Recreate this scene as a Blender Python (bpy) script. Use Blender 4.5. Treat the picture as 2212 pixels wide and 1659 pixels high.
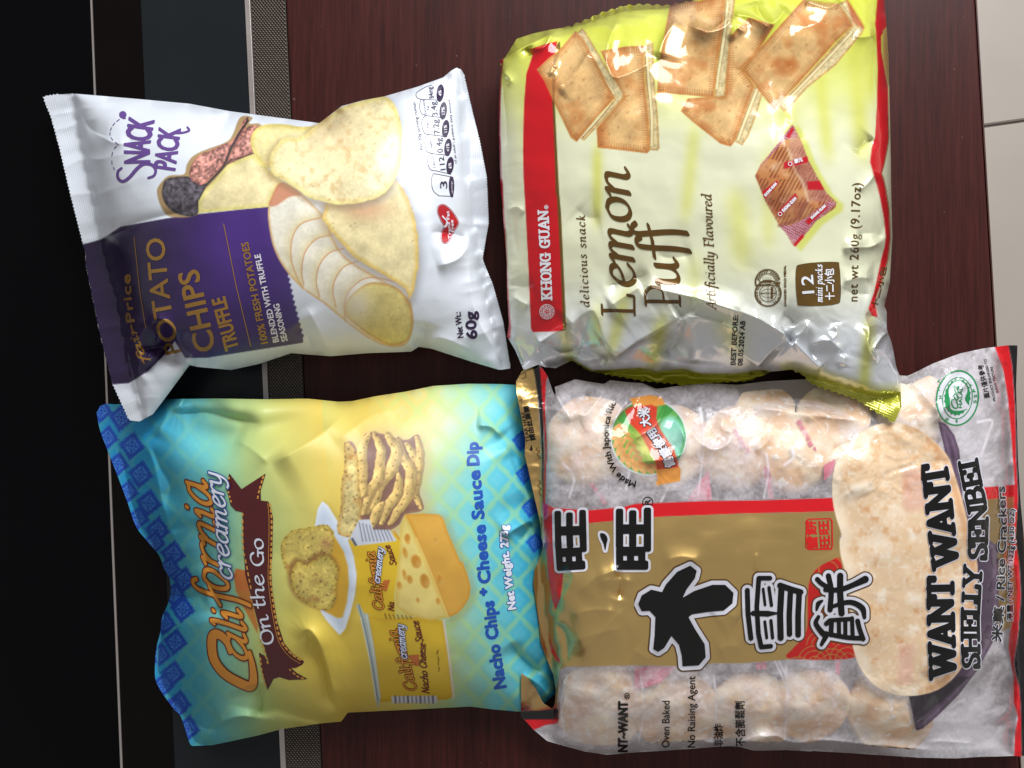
import bpy, math, random
import numpy as np
from mathutils import Vector

for o in list(bpy.data.objects): bpy.data.objects.remove(o)
scene = bpy.context.scene
COL = scene.collection

# ------------------------------------------------------------------ camera, light, exposure
CAM_H = 0.375                 # camera height above the table top (m)
S = 0.5 / 2212                # metres on the table top per unit of the layout grid
cam_data = bpy.data.cameras.new('Camera')
cam_data.lens = 27.0; cam_data.sensor_width = 36.0
cam_data.clip_start = 0.01; cam_data.clip_end = 50.0
cam = bpy.data.objects.new('Camera', cam_data); COL.objects.link(cam)
cam.location = (0, 0, CAM_H)
scene.camera = cam

world = bpy.data.worlds.new('World'); scene.world = world; world.use_nodes = True
bg = world.node_tree.nodes['Background']
bg.inputs['Color'].default_value = (1.0, 0.985, 0.96, 1); bg.inputs['Strength'].default_value = 0.35

def area_lamp(name, loc, target, sx, sy, power, color):
    d = bpy.data.lights.new(name, 'AREA'); d.shape = 'RECTANGLE'; d.size = sx; d.size_y = sy
    d.energy = power; d.color = color
    o = bpy.data.objects.new(name, d); COL.objects.link(o); o.location = loc
    o.rotation_euler = (Vector(target) - Vector(loc)).to_track_quat('-Z', 'Y').to_euler()
    return o
area_lamp('window_light', (0.46, 1.22, 0.80), (0.03, 0, 0), 1.1, 0.8, 36, (0.95, 0.98, 1.0))

scene.view_settings.view_transform = 'Standard'; scene.view_settings.look = 'None'
scene.view_settings.exposure = 0.0; scene.view_settings.gamma = 1.0
scene.cycles.max_bounces = 10; scene.cycles.transparent_max_bounces = 16
scene.cycles.use_denoising = True

# ------------------------------------------------------------------ helpers: layout, noise, shapes
def at(px, py, z):
    k = S * (CAM_H - z) / CAM_H
    return (px - 1106.0) * k, (829.5 - py) * k, z

def lin(c):
    c = np.asarray(c, float)
    if c.max() > 1.0: c = c / 255.0
    return np.where(c <= 0.04045, c / 12.92, ((c + 0.055) / 1.055) ** 2.4)

class Frame:                  # a traced detail: its own axes -> layout grid
    def __init__(s, x, y, k): s.x, s.y, s.k = x, y, k
    def __call__(s, *p):
        a = np.array(p, float).reshape(-1, 2)
        return a * s.k + (s.x, s.y)
Z1 = Frame(55.3, 110.6, .3); Z2 = Frame(165.9, 442.4, .45); Z3 = Frame(497.7, 110.6, .3)
L1 = Frame(1050.7, 0, .25); L2 = Frame(1493.1, 0, .25); L3 = Frame(1050.7, 387.1, .25)
L4 = Frame(1493.1, 387.1, .25); L5 = Frame(1050.7, 663.6, .425)
N1 = Frame(193.6, 829.5, .25); N2 = Frame(636, 801.9, .25); N3 = Frame(193.6, 1216.6, .25); N4 = Frame(691.3, 1161.3, .25)
W1 = Frame(1094.9, 774.2, .25); W2 = Frame(1603.7, 718.9, .275); W3 = Frame(1094.9, 1161.3, .3); W4 = Frame(1603.7, 1161.3, .3)
T1 = Frame(0, 0, .35); T2 = Frame(0, 1271.9, .35); T3 = Frame(1880.2, 0, .4667); T4 = Frame(608.3, 1493.1, .3)
U = Frame(0, 0, 1)

def smooth(p, n=6, closed=False):
    p = np.asarray(p, float)
    if closed: q = np.vstack([p[-1], p, p[0], p[1]])
    else: q = np.vstack([2 * p[0] - p[1], p, 2 * p[-1] - p[-2]])
    out = []
    for i in range(1, len(q) - 2):
        a, b, c, d = q[i - 1], q[i], q[i + 1], q[i + 2]
        for t in np.arange(n) / n:
            out.append(.5 * ((2 * b) + (c - a) * t + (2 * a - 5 * b + 4 * c - d) * t * t + (3 * b - a - 3 * c + d) * t ** 3))
    if not closed: out.append(p[-1])
    return np.array(out)

def resample(p, step):
    p = np.asarray(p, float); d = np.r_[0, np.cumsum(np.hypot(*np.diff(p, axis=0).T))]
    n = max(2, int(d[-1] / step) + 1); t = np.linspace(0, d[-1], n)
    return np.c_[np.interp(t, d, p[:, 0]), np.interp(t, d, p[:, 1])]

def zigzag(p, amp, period):   # pinking-shear teeth on the left-hand side of the path
    q = resample(p, period / 2); t = np.gradient(q, axis=0); t /= np.hypot(t[:, 0], t[:, 1])[:, None] + 1e-9
    n = np.c_[t[:, 1], -t[:, 0]]
    q[1:-1:2] += n[1:-1:2] * amp
    return q

def wobble(p, amp, seed, step=4, closed=True):
    q = np.vstack([p, p[:1]]) if closed else np.asarray(p, float)
    q = resample(q, step); r = np.random.RandomState(seed)
    n = r.normal(size=q.shape); n = (n + np.roll(n, 1, 0) + np.roll(n, -1, 0)) / 2
    q = q + n * amp
    return q[:-1] if closed else q

def segs_of(p, closed=True):
    p = np.asarray(p, float)
    q = np.roll(p, -1, 0) if closed else p[1:]
    a = p if closed else p[:-1]
    return np.c_[a, q]

class Lat:                    # a regular lattice in the layout grid
    def __init__(s, x0, y0, x1, y1, c):
        s.c = c; s.x0, s.y0 = x0, y0
        s.nx = int(math.ceil((x1 - x0) / c)) + 1; s.ny = int(math.ceil((y1 - y0) / c)) + 1
        s.xs = x0 + c * np.arange(s.nx); s.ys = y0 + c * np.arange(s.ny)
    def grid(s): return np.meshgrid(s.xs, s.ys)
    def win(s, x0, y0, x1, y1):
        return (max(0, int((x0 - s.x0) / s.c)), min(s.nx, int((x1 - s.x0) / s.c) + 2),
                max(0, int((y0 - s.y0) / s.c)), min(s.ny, int((y1 - s.y0) / s.c) + 2))

def seg_sdf(L, segs, band=14.0):
    """signed distance (negative inside, even-odd) to loose closed segments, within a band"""
    D = np.full((L.ny, L.nx), float(band)); par = np.zeros((L.ny, L.nx), bool)
    for ax, ay, bx, by in segs:
        i0, i1, j0, j1 = L.win(min(ax, bx) - band, min(ay, by) - band, max(ax, bx) + band, max(ay, by) + band)
        if i1 > i0 and j1 > j0:
            X = L.xs[None, i0:i1]; Y = L.ys[j0:j1, None]
            dx, dy = bx - ax, by - ay; l2 = dx * dx + dy * dy + 1e-12
            t = np.clip(((X - ax) * dx + (Y - ay) * dy) / l2, 0, 1)
            d = np.hypot(X - ax - t * dx, Y - ay - t * dy)
            np.minimum(D[j0:j1, i0:i1], d, out=D[j0:j1, i0:i1])
        if ay != by:
            lo, hi = min(ay, by), max(ay, by)
            j0 = int(np.searchsorted(L.ys, lo, 'left')); j1 = int(np.searchsorted(L.ys, hi, 'left'))
            if j1 > j0:
                xc = ax + (L.ys[j0:j1] - ay) * (bx - ax) / (by - ay)
                par[j0:j1] ^= L.xs[None, :] > xc[:, None]
    D[par] *= -1
    return D

def path_dist(L, pts, band):
    """unsigned distance, side sign and run parameter for an open path, within a band"""
    D = np.full((L.ny, L.nx), float(band)); T = np.zeros((L.ny, L.nx)); SG = np.ones((L.ny, L.nx))
    p = np.asarray(pts, float); cum = np.r_[0, np.cumsum(np.hypot(*np.diff(p, axis=0).T))]; tot = cum[-1]
    for k in range(len(p) - 1):
        (ax, ay), (bx, by) = p[k], p[k + 1]
        i0, i1, j0, j1 = L.win(min(ax, bx) - band, min(ay, by) - band, max(ax, bx) + band, max(ay, by) + band)
        if i1 <= i0 or j1 <= j0: continue
        X = L.xs[None, i0:i1]; Y = L.ys[j0:j1, None]
        dx, dy = bx - ax, by - ay; l2 = dx * dx + dy * dy + 1e-12
        t = np.clip(((X - ax) * dx + (Y - ay) * dy) / l2, 0, 1)
        d = np.hypot(X - ax - t * dx, Y - ay - t * dy)
        w = d < D[j0:j1, i0:i1]
        D[j0:j1, i0:i1][w] = d[w]
        T[j0:j1, i0:i1][w] = ((cum[k] + t * math.sqrt(l2)) / tot)[w]
        SG[j0:j1, i0:i1][w] = np.sign((X - ax) * dy - (Y - ay) * dx + 1e-9)[w]
    return D, T, SG

def vnoise(X, Y, scale, seed):
    r = np.random.RandomState(seed); n = 128; tab = r.rand(n, n)
    x = X / scale + 1000; y = Y / scale + 1000
    xi = np.floor(x).astype(int); yi = np.floor(y).astype(int); fx = x - xi; fy = y - yi
    fx = fx * fx * fx * (fx * (fx * 6 - 15) + 10); fy = fy * fy * fy * (fy * (fy * 6 - 15) + 10)
    a = tab[yi % n, xi % n]; b = tab[yi % n, (xi + 1) % n]; c = tab[(yi + 1) % n, xi % n]; d = tab[(yi + 1) % n, (xi + 1) % n]
    return (a * (1 - fx) + b * fx) * (1 - fy) + (c * (1 - fx) + d * fx) * fy

def fbm(X, Y, scale, seed, octs=4, gain=.5):
    t = 0; a = 1; s = 0
    for k in range(octs):
        t = t + a * (vnoise(X, Y, scale / 2 ** k, seed + 17 * k) - .5); s += a; a *= gain
    return t / s * 2

def crumple(X, Y, scale, seed, n=9):
    """straight-creased facets: folded triangle waves in random directions on a warped plane"""
    r = np.random.RandomState(seed); wx = X + fbm(X, Y, scale * 1.6, seed + 1, 2) * scale * .9; wy = Y + fbm(X, Y, scale * 1.6, seed + 2, 2) * scale * .9
    t = 0; s = 0
    for k in range(n):
        a = r.uniform(0, math.pi); lam = scale * r.uniform(.6, 2.2); ph = r.rand()
        q = (wx * math.cos(a) + wy * math.sin(a)) / lam + ph
        amp = lam / scale * np.clip(vnoise(X, Y, scale * 1.4, seed + 31 * k + 5) * 2 - .75, 0, 1)
        t = t + amp * (np.abs(q - np.floor(q) - .5) * 4 - 1); s += lam / scale * .4
    return t / s

def blur(a, n):
    for _ in range(n):
        p = np.pad(a, 1, mode='edge')
        a = (p[:-2, 1:-1] + p[2:, 1:-1] + p[1:-1, :-2] + p[1:-1, 2:] + 4 * p[1:-1, 1:-1]) / 8
    return a

def sstep(a, b, x):
    t = np.clip((x - a) / (b - a), 0, 1)
    return t * t * (3 - 2 * t)

def idw(pts, X, Y, power=2.5):
    w = 0; v = 0
    for x, y, z in pts:
        k = 1.0 / (((X - x) ** 2 + (Y - y) ** 2) ** (power / 2) + 1)
        w = w + k; v = v + k * z
    return v / w

def interp_poly(p, x): p = np.asarray(p, float); return np.interp(x, p[:, 0], p[:, 1])

# ------------------------------------------------------------------ marching squares -> mesh
CASES = {1: [('c0', 'e0', 'e3')], 2: [('e0', 'c1', 'e1')], 3: [('c0', 'c1', 'e1', 'e3')], 4: [('e1', 'c2', 'e2')],
         5: [('c0', 'e0', 'e3'), ('e1', 'c2', 'e2')], 6: [('e0', 'c1', 'c2', 'e2')], 7: [('c0', 'c1', 'c2', 'e2'), ('c0', 'e2', 'e3')],
         8: [('e3', 'e2', 'c3')], 9: [('c0', 'e0', 'e2', 'c3')], 10: [('e0', 'c1', 'e1'), ('e3', 'e2', 'c3')],
         11: [('c0', 'c1', 'e1', 'e2'), ('c0', 'e2', 'c3')], 12: [('e3', 'e1', 'c2', 'c3')], 13: [('c0', 'e0', 'e1', 'c2'), ('c0', 'c2', 'c3')],
         14: [('e0', 'c1', 'c2', 'c3'), ('e0', 'c3', 'e3')], 15: [('c0', 'c1', 'c2', 'c3')]}

def march(L, sd):
    ny, nx = sd.shape; sd = np.where(np.abs(sd) < 1e-5, 1e-5, sd); ins = sd < 0
    case = ins[:-1, :-1] * 1 + ins[:-1, 1:] * 2 + ins[1:, 1:] * 4 + ins[1:, :-1] * 8
    N = ny * nx
    tris, quads = [], []
    for cs, polys in CASES.items():
        J, I = np.nonzero(case == cs)
        if not len(J): continue
        key = {'c0': J * nx + I, 'c1': J * nx + I + 1, 'c2': (J + 1) * nx + I + 1, 'c3': (J + 1) * nx + I,
               'e0': N + J * nx + I, 'e2': N + (J + 1) * nx + I, 'e3': 2 * N + J * nx + I, 'e1': 2 * N + J * nx + I + 1}
        for p in polys:
            (tris if len(p) == 3 else quads).append(np.stack([key[k] for k in p], 1))
    tris = np.concatenate(tris) if tris else np.zeros((0, 3), int)
    quads = np.concatenate(quads) if quads else np.zeros((0, 4), int)
    ids, inv = np.unique(np.r_[tris.ravel(), quads.ravel()], return_inverse=True)
    kind = ids // N; r = ids % N; J = r // nx; I = r % nx
    fx = I.astype(float); fy = J.astype(float)
    h = kind == 1; a = sd[J[h], I[h]]; b = sd[J[h], np.minimum(I[h] + 1, nx - 1)]; fx[h] += a / (a - b)
    v = kind == 2; a = sd[J[v], I[v]]; b = sd[np.minimum(J[v] + 1, ny - 1), I[v]]; fy[v] += a / (a - b)
    T = inv[:tris.size].reshape(-1, 3); Q = inv[tris.size:].reshape(-1, 4)
    return L.x0 + fx * L.c, L.y0 + fy * L.c, T, Q

def raw_mesh(name, co, T, Q, flip=False):
    if flip: T = T[:, ::-1]; Q = Q[:, ::-1]
    me = bpy.data.meshes.new(name); nl = T.size + Q.size; nf = len(T) + len(Q)
    me.vertices.add(len(co)); me.vertices.foreach_set('co', np.ascontiguousarray(co, np.float32).ravel())
    me.loops.add(nl); me.loops.foreach_set('vertex_index', np.r_[T.ravel(), Q.ravel()].astype(np.int32))
    me.polygons.add(nf)
    st = np.r_[np.arange(len(T)) * 3, T.size + np.arange(len(Q)) * 4].astype(np.int32)
    me.polygons.foreach_set('loop_start', st)
    me.polygons.foreach_set('use_smooth', np.ones(nf, bool))
    me.update(calc_edges=True); me.validate()
    return me

def link(name, me, mat, parent=None):
    o = bpy.data.objects.new(name, me); COL.objects.link(o)
    if mat: me.materials.append(mat)
    if parent: o.parent = parent
    return o

def thing(name, label, cat, group=None):
    o = bpy.data.objects.new(name, None); COL.objects.link(o); o.empty_display_size = .02
    o['label'] = label; o['category'] = cat
    if group: o['group'] = group
    return o

# ------------------------------------------------------------------ materials
MATS = {}
def node_mat(name):
    m = bpy.data.materials.new(name); m.use_nodes = True
    nt = m.node_tree; return m, nt, nt.nodes['Principled BSDF']

def add_bump(nt, b, scale, strength, dist=.0004, detail=3, second=None):
    tc = nt.nodes.new('ShaderNodeTexCoord'); n = nt.nodes.new('ShaderNodeTexNoise'); n.inputs['Scale'].default_value = scale; n.inputs['Detail'].default_value = detail
    bp = nt.nodes.new('ShaderNodeBump'); bp.inputs['Strength'].default_value = strength; bp.inputs['Distance'].default_value = dist
    nt.links.new(tc.outputs['Object'], n.inputs['Vector']); nt.links.new(n.outputs['Fac'], bp.inputs['Height']); nt.links.new(bp.outputs['Normal'], b.inputs['Normal'])
    return tc, n, bp

def film_mat(name, rough, coat=0.0, coat_rough=.1, spec=.5, bump=.15, bscale=260, alpha=False, backface=None):
    m, nt, b = node_mat(name)
    at_ = nt.nodes.new('ShaderNodeAttribute'); at_.attribute_name = 'Col'
    nt.links.new(at_.outputs['Color'], b.inputs['Base Color'])
    mk = nt.nodes.new('ShaderNodeAttribute'); mk.attribute_name = 'Mask'
    sp = nt.nodes.new('ShaderNodeSeparateColor'); nt.links.new(mk.outputs['Color'], sp.inputs['Color'])
    nt.links.new(sp.outputs[0], b.inputs['Metallic'])
    if alpha: nt.links.new(sp.outputs[1], b.inputs['Alpha'])
    tc, n, bp = add_bump(nt, b, bscale, bump)
    rr = nt.nodes.new('ShaderNodeMapRange'); n2 = nt.nodes.new('ShaderNodeTexNoise'); n2.inputs['Scale'].default_value = 45
    nt.links.new(tc.outputs['Object'], n2.inputs['Vector']); nt.links.new(n2.outputs['Fac'], rr.inputs['Value'])
    rr.inputs['From Min'].default_value = .3; rr.inputs['From Max'].default_value = .7
    rr.inputs['To Min'].default_value = rough * .82; rr.inputs['To Max'].default_value = rough * 1.2
    ra = nt.nodes.new('ShaderNodeMath'); ra.operation = 'ADD'; nt.links.new(rr.outputs[0], ra.inputs[0]); nt.links.new(sp.outputs[2], ra.inputs[1]); nt.links.new(ra.outputs[0], b.inputs['Roughness'])
    b.inputs['Specular IOR Level'].default_value = spec
    b.inputs['Coat Weight'].default_value = coat; b.inputs['Coat Roughness'].default_value = coat_rough
    return m

def ink_mat(name, col, rough=.35, metal=0.0, coat=0.0, coat_rough=.1, spec=.5, alpha=1.0, bump=.15, bscale=260):
    if name in MATS: return MATS[name]
    m, nt, b = node_mat(name); MATS[name] = m
    c = lin(col)
    tc, n, bp = add_bump(nt, b, bscale, bump)
    mx = nt.nodes.new('ShaderNodeMix'); mx.data_type = 'RGBA'
    mx.inputs[6].default_value = (*(c * .93), 1); mx.inputs[7].default_value = (*np.minimum(c * 1.07, 1), 1)
    n2 = nt.nodes.new('ShaderNodeTexNoise'); n2.inputs['Scale'].default_value = 120; nt.links.new(tc.outputs['Object'], n2.inputs['Vector'])
    nt.links.new(n2.outputs['Fac'], mx.inputs[0]); nt.links.new(mx.outputs[2], b.inputs['Base Color'])
    b.inputs['Roughness'].default_value = rough; b.inputs['Metallic'].default_value = metal
    b.inputs['Specular IOR Level'].default_value = spec; b.inputs['Alpha'].default_value = alpha
    b.inputs['Coat Weight'].default_value = coat; b.inputs['Coat Roughness'].default_value = coat_rough
    return m

# ------------------------------------------------------------------ lettering
FONT_CACHE = {}
def type_segs(txt, spacing=1.0):
    """outline segments of a line in the built-in face, cap height 1, starting at x = 0"""
    k = (txt, spacing)
    if k in FONT_CACHE: return FONT_CACHE[k]
    cu = bpy.data.curves.new('type', 'FONT'); cu.body = txt; cu.resolution_u = 3; cu.space_character = spacing
    ob = bpy.data.objects.new('type', cu); COL.objects.link(ob)
    dg = bpy.context.evaluated_depsgraph_get(); ev = ob.evaluated_get(dg); me = ev.to_mesh()
    v = np.zeros(len(me.vertices) * 3, np.float32); me.vertices.foreach_get('co', v); v = v.reshape(-1, 3)[:, :2].astype(float)
    cnt = {}
    for p in me.polygons:
        for e in p.edge_keys: cnt[e] = cnt.get(e, 0) + 1
    e = np.array([k2 for k2, c in cnt.items() if c == 1])
    s = np.c_[v[e[:, 0]], v[e[:, 1]]]
    ev.to_mesh_clear(); bpy.data.objects.remove(ob); bpy.data.curves.remove(cu)
    s[:, [0, 2]] -= min(s[:, 0].min(), s[:, 2].min())
    s /= .686
    w = max(s[:, 0].max(), s[:, 2].max())
    FONT_CACHE[k] = (s, w)
    return s, w

PEN = {  # pen-stroke letters, x-height 5, capitals 7.6: (advance, [strokes]); '~' marks a curved stroke
 'a': (5.4, ['~4,4.6 2.4,5 .8,3.6 .5,1.6 1.4,.1 2.8,.8 4,3', '~4.1,5 3.9,1.2 4.4,.1 5.2,.6']),
 'b': (5, ['1.2,8.2 .8,.4', '~.9,2.6 2.2,4.8 3.8,4.6 4.2,2.6 3,.2 1.4,0 .8,.8']),
 'c': (4.5, ['~4,4 3,5 1.4,4.4 .5,2.4 1,.6 2.4,0 4,1']),
 'd': (5.4, ['~4,4.6 2.4,5 .8,3.6 .5,1.6 1.4,.1 2.8,.8 4,3', '~3.4,8 4.5,8.3 4.1,4 3.9,1.2 4.4,.1 5.2,.6']),
 'e': (4.6, ['~.9,2.3 2.6,2.8 3.8,3.8 3.3,4.9 1.9,4.8 .7,3.2 .6,1.4 1.6,0 3,.2 4.1,1.2']),
 'f': (3.3, ['~4.8,7.2 4.2,8.2 2.9,7.9 2.2,5 1.7,0 1.2,-3', '.2,4.8 3.9,4.8']),
 'h': (5.4, ['1.2,8.2 .8,0', '~1,3 2.4,4.8 3.8,4.6 3.8,2.6 3.6,.8 4.2,0 5,.6']),
 'i': (2.6, ['~0,4.2 .9,4.9 1,3.5 .8,1 1.3,0 2.2,.6', '1.25,6.9 1.3,7.1']),
 'k': (5, ['1.2,8.2 .8,0', '1,2.4 3.6,4.9', '~1.8,3.1 3,.8 4,0 4.8,.5']),
 'l': (2.5, ['~.4,8 1.2,8.2 1,4 .8,1 1.3,0 2.2,.6']),
 'm': (7.4, ['~0,4.3 .9,4.9 .8,3 .6,0', '~.8,3 2,4.7 3.1,4.7 3.1,3 2.9,0', '~3.1,3 4.4,4.7 5.5,4.6 5.4,2.6 5.3,.8 5.9,0 6.8,.6']),
 'n': (5.3, ['~0,4.3 .9,4.9 .8,3 .6,0', '~.8,3 2.2,4.7 3.6,4.7 3.6,2.6 3.5,.8 4.1,0 5,.6']),
 'o': (4.9, ['~2.3,5 .8,4 .5,2.2 1,.6 2.2,0 3.6,.9 4.1,2.8 3.6,4.5 2.3,5']),
 'p': (5, ['~0,4.3 .9,4.9 .8,3 .3,-3', '~.8,3.4 2.2,4.9 3.8,4.5 4,2.4 2.8,.3 1.4,0 .7,.8']),
 'r': (3.6, ['~0,4.3 .9,4.9 .8,3 .6,0', '~.8,2.8 1.8,4.5 3,4.9 3.4,4.3']),
 's': (3.9, ['~3.2,4.3 2.2,5 1,4.5 1,3.4 2.4,2.4 3.2,1.4 2.6,.2 1.2,0 .3,.9']),
 't': (3.1, ['~1.5,7 1.1,3 1,1 1.6,0 2.8,.7', '.1,4.8 2.8,4.8']),
 'u': (5.5, ['~0,4.3 .9,4.9 .8,2.4 1,.4 2.2,.1 3.6,1.6 4,4.8', '~4,4.8 3.8,1.2 4.3,0 5.2,.6']),
 'v': (4.3, ['~0,4.4 .9,4.8 1.8,.1', '~1.8,.1 3.4,2.2 3.9,4.6 3.3,5']),
 'y': (5, ['~0,4.3 .9,4.9 .8,2.4 1,.4 2.2,.1 3.6,1.6 4,4.8', '~4,4.8 3.6,.5 2.6,-2.2 1,-3 -.2,-2.4']),
 'A': (6, ['-.2,0 3.4,7.7', '3.4,7.7 5.2,0', '1.2,2.6 4.6,2.6', '-.9,0 .8,0', '4.2,0 6,0']),
 'C': (6, ['~5.4,5.6 4.6,7.4 2.8,7.5 .9,5.6 .6,2.6 2,.2 4,.1 5.6,1.8']),
 'F': (5, ['1.2,0 1.2,7.6', '.2,7.6 5,7.6 5,6.3', '1.2,4 4,4', '.2,0 2.4,0']),
 'G': (6.6, ['~5.4,5.8 4.6,7.4 2.8,7.5 .9,5.6 .6,2.6 2,.2 4,.1 5.4,1', '5.4,0 5.4,3.2', '4,3.2 6.4,3.2']),
 'L': (5.8, ['1.2,0 1.2,7.6', '.2,0 5,0 5.3,1.6', '.2,7.6 2.6,7.6']),
 'N': (6.4, ['1,0 1.2,7.6', '1.2,7.6 5,0', '5,0 5.2,7.6']),
 'O': (6.6, ['~3.2,7.6 1.2,6.4 .6,3.8 1.2,1.2 3.2,0 5.2,1.2 5.8,3.8 5.2,6.4 3.2,7.6']),
 'P': (5.6, ['1.2,0 1.2,7.6', '~1.2,7.6 3.6,7.6 5.1,6 4.2,4 1.4,3.5', '.2,0 2.6,0', '.2,7.6 1.2,7.6']),
 'S': (5, ['~4.6,6.4 3.2,7.6 1.4,7.2 1,5.4 2.8,4 4.4,2.6 3.8,.6 2,0 .4,1.4']),
 ' ': (3, [])}
SLAB = {  # heavy slab capitals: cap height 7.6
 'W': (10.4, ['.6,7.6 2.9,0', '2.9,0 5.1,6.6', '5.1,6.6 7.3,0', '7.3,0 9.6,7.6', '-.4,7.6 2,7.6', '8.2,7.6 10.6,7.6', '4.2,7.5 6,7.5']),
 'A': (7.6, ['1,0 3.8,7.6', '3.8,7.6 6.6,0', '2,2.5 5.6,2.5', '-.1,0 2.2,0', '5.3,0 7.8,0']),
 'N': (8, ['1.2,0 1.2,7.4', '1.4,7.4 6.4,.2', '6.6,.2 6.6,7.6', '0,0 2.4,0', '0,7.6 1.6,7.6', '5.4,7.6 7.8,7.6']),
 'T': (7, ['3.5,0 3.5,7.6', '.4,7.4 6.6,7.4', '.4,7.4 .4,5.6', '6.6,7.4 6.6,5.6', '2.2,0 4.8,0']),
 'S': (6, ['~5.2,5.6 4.8,7 2.8,7.5 1.1,6.6 1.3,4.9 3,3.9 4.8,2.8 4.8,.9 3,.1 1.2,.6 .6,2.2', '5.2,7.4 5.2,5.4', '.6,.2 .6,2.2']),
 'H': (8, ['1.3,0 1.3,7.6', '6.5,0 6.5,7.6', '1.3,3.9 6.5,3.9', '0,0 2.6,0', '0,7.6 2.6,7.6', '5.2,0 7.8,0', '5.2,7.6 7.8,7.6']),
 'E': (6.4, ['1.3,0 1.3,7.6', '0,7.5 5.6,7.5 5.7,5.9', '1.3,3.9 4.2,3.9', '0,.1 5.7,.1 5.9,1.9', '4.2,3 4.2,4.8']),
 'L': (6, ['1.3,0 1.3,7.6', '0,7.6 2.6,7.6', '0,.1 5.4,.1 5.6,2']),
 'Y': (7.2, ['3.6,0 3.6,3.2', '.8,7.4 3.6,3.2', '3.6,3.2 6.4,7.4', '-.2,7.6 2,7.6', '5.2,7.6 7.4,7.6', '2.4,0 4.8,0']),
 'B': (6.8, ['1.3,0 1.3,7.6', '~1.3,7.6 4,7.5 5.2,6.4 4.8,4.6 2.8,4', '~2.8,4 5.2,3.5 5.9,1.9 4.6,.2 1.3,0', '0,0 1.3,0', '0,7.6 1.3,7.6']),
 'I': (3.4, ['1.6,0 1.6,7.6', '.3,0 2.9,0', '.3,7.6 2.9,7.6']),
 'K': (7.6, ['1.3,0 1.3,7.6', '1.5,3 5.6,7.4', '3,4.2 6,0', '0,0 2.6,0', '0,7.6 2.6,7.6', '4.4,7.6 7,7.6', '4.9,0 7.4,0']),
 'O': (7.4, ['~3.6,7.6 1.5,6.5 .9,3.8 1.5,1.1 3.6,0 5.7,1.1 6.3,3.8 5.7,6.5 3.6,7.6']),
 'G': (7.6, ['~5.8,5.4 5,7 3.5,7.6 1.6,6.5 .9,3.8 1.5,1.2 3.6,0 5.8,1', '5.9,0 5.9,3.4', '4.2,3.4 7,3.4', '6,7.5 6,5.2']),
 'U': (7.8, ['~1.3,7.6 1.3,3 1.7,.9 3.6,0 5.6,.9 6.1,3 6.1,7.6', '0,7.6 2.6,7.6', '5,7.6 7.4,7.6']),
 'P': (6.4, ['1.3,0 1.3,7.6', '~1.3,7.5 4,7.5 5.4,6 4.6,4 1.4,3.5', '0,0 2.6,0', '0,7.6 1.3,7.6']),
 'R': (7, ['1.3,0 1.3,7.6', '~1.3,7.5 4,7.5 5.2,6 4.4,4.2 1.4,3.8', '3.4,3.8 5.8,0', '0,0 2.6,0', '0,7.6 1.3,7.6', '5,0 7,0']),
 ' ': (3.6, [])}

def pen_strokes(txt, table, shear=0.0, track=0.0):
    out = []; x = 0.0
    for ch in txt:
        adv, st = table[ch]
        for s in st:
            cur = s[0] == '~'; pts = np.array([[float(t) for t in q.split(',')] for q in s.lstrip('~').split()])
            if cur: pts = smooth(pts, 5)
            pts = pts + (x, 0); pts[:, 0] += pts[:, 1] * shear
            out.append(pts)
        x += adv + track
    return out, x - track

class Baseline:               # maps (run, rise) to the layout grid along a path
    def __init__(s, path):
        s.p = np.asarray(path, float); d = np.hypot(*np.diff(s.p, axis=0).T); s.cum = np.r_[0, np.cumsum(d)]; s.len = s.cum[-1]
        t = np.diff(s.p, axis=0) / d[:, None]; tt = np.vstack([t[:1], (t[:-1] + t[1:]) / 2, t[-1:]]); s.t = tt / np.hypot(tt[:, 0], tt[:, 1])[:, None]
    def __call__(s, r, y):
        r = np.asarray(r); x = np.interp(r, s.cum, s.p[:, 0]); yy = np.interp(r, s.cum, s.p[:, 1])
        tx = np.interp(r, s.cum, s.t[:, 0]); ty = np.interp(r, s.cum, s.t[:, 1])
        ex = np.where(r < 0, r, np.where(r > s.len, r - s.len, 0))
        return np.stack([x + ex * tx + y * ty, yy + ex * ty - y * tx], -1)

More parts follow.
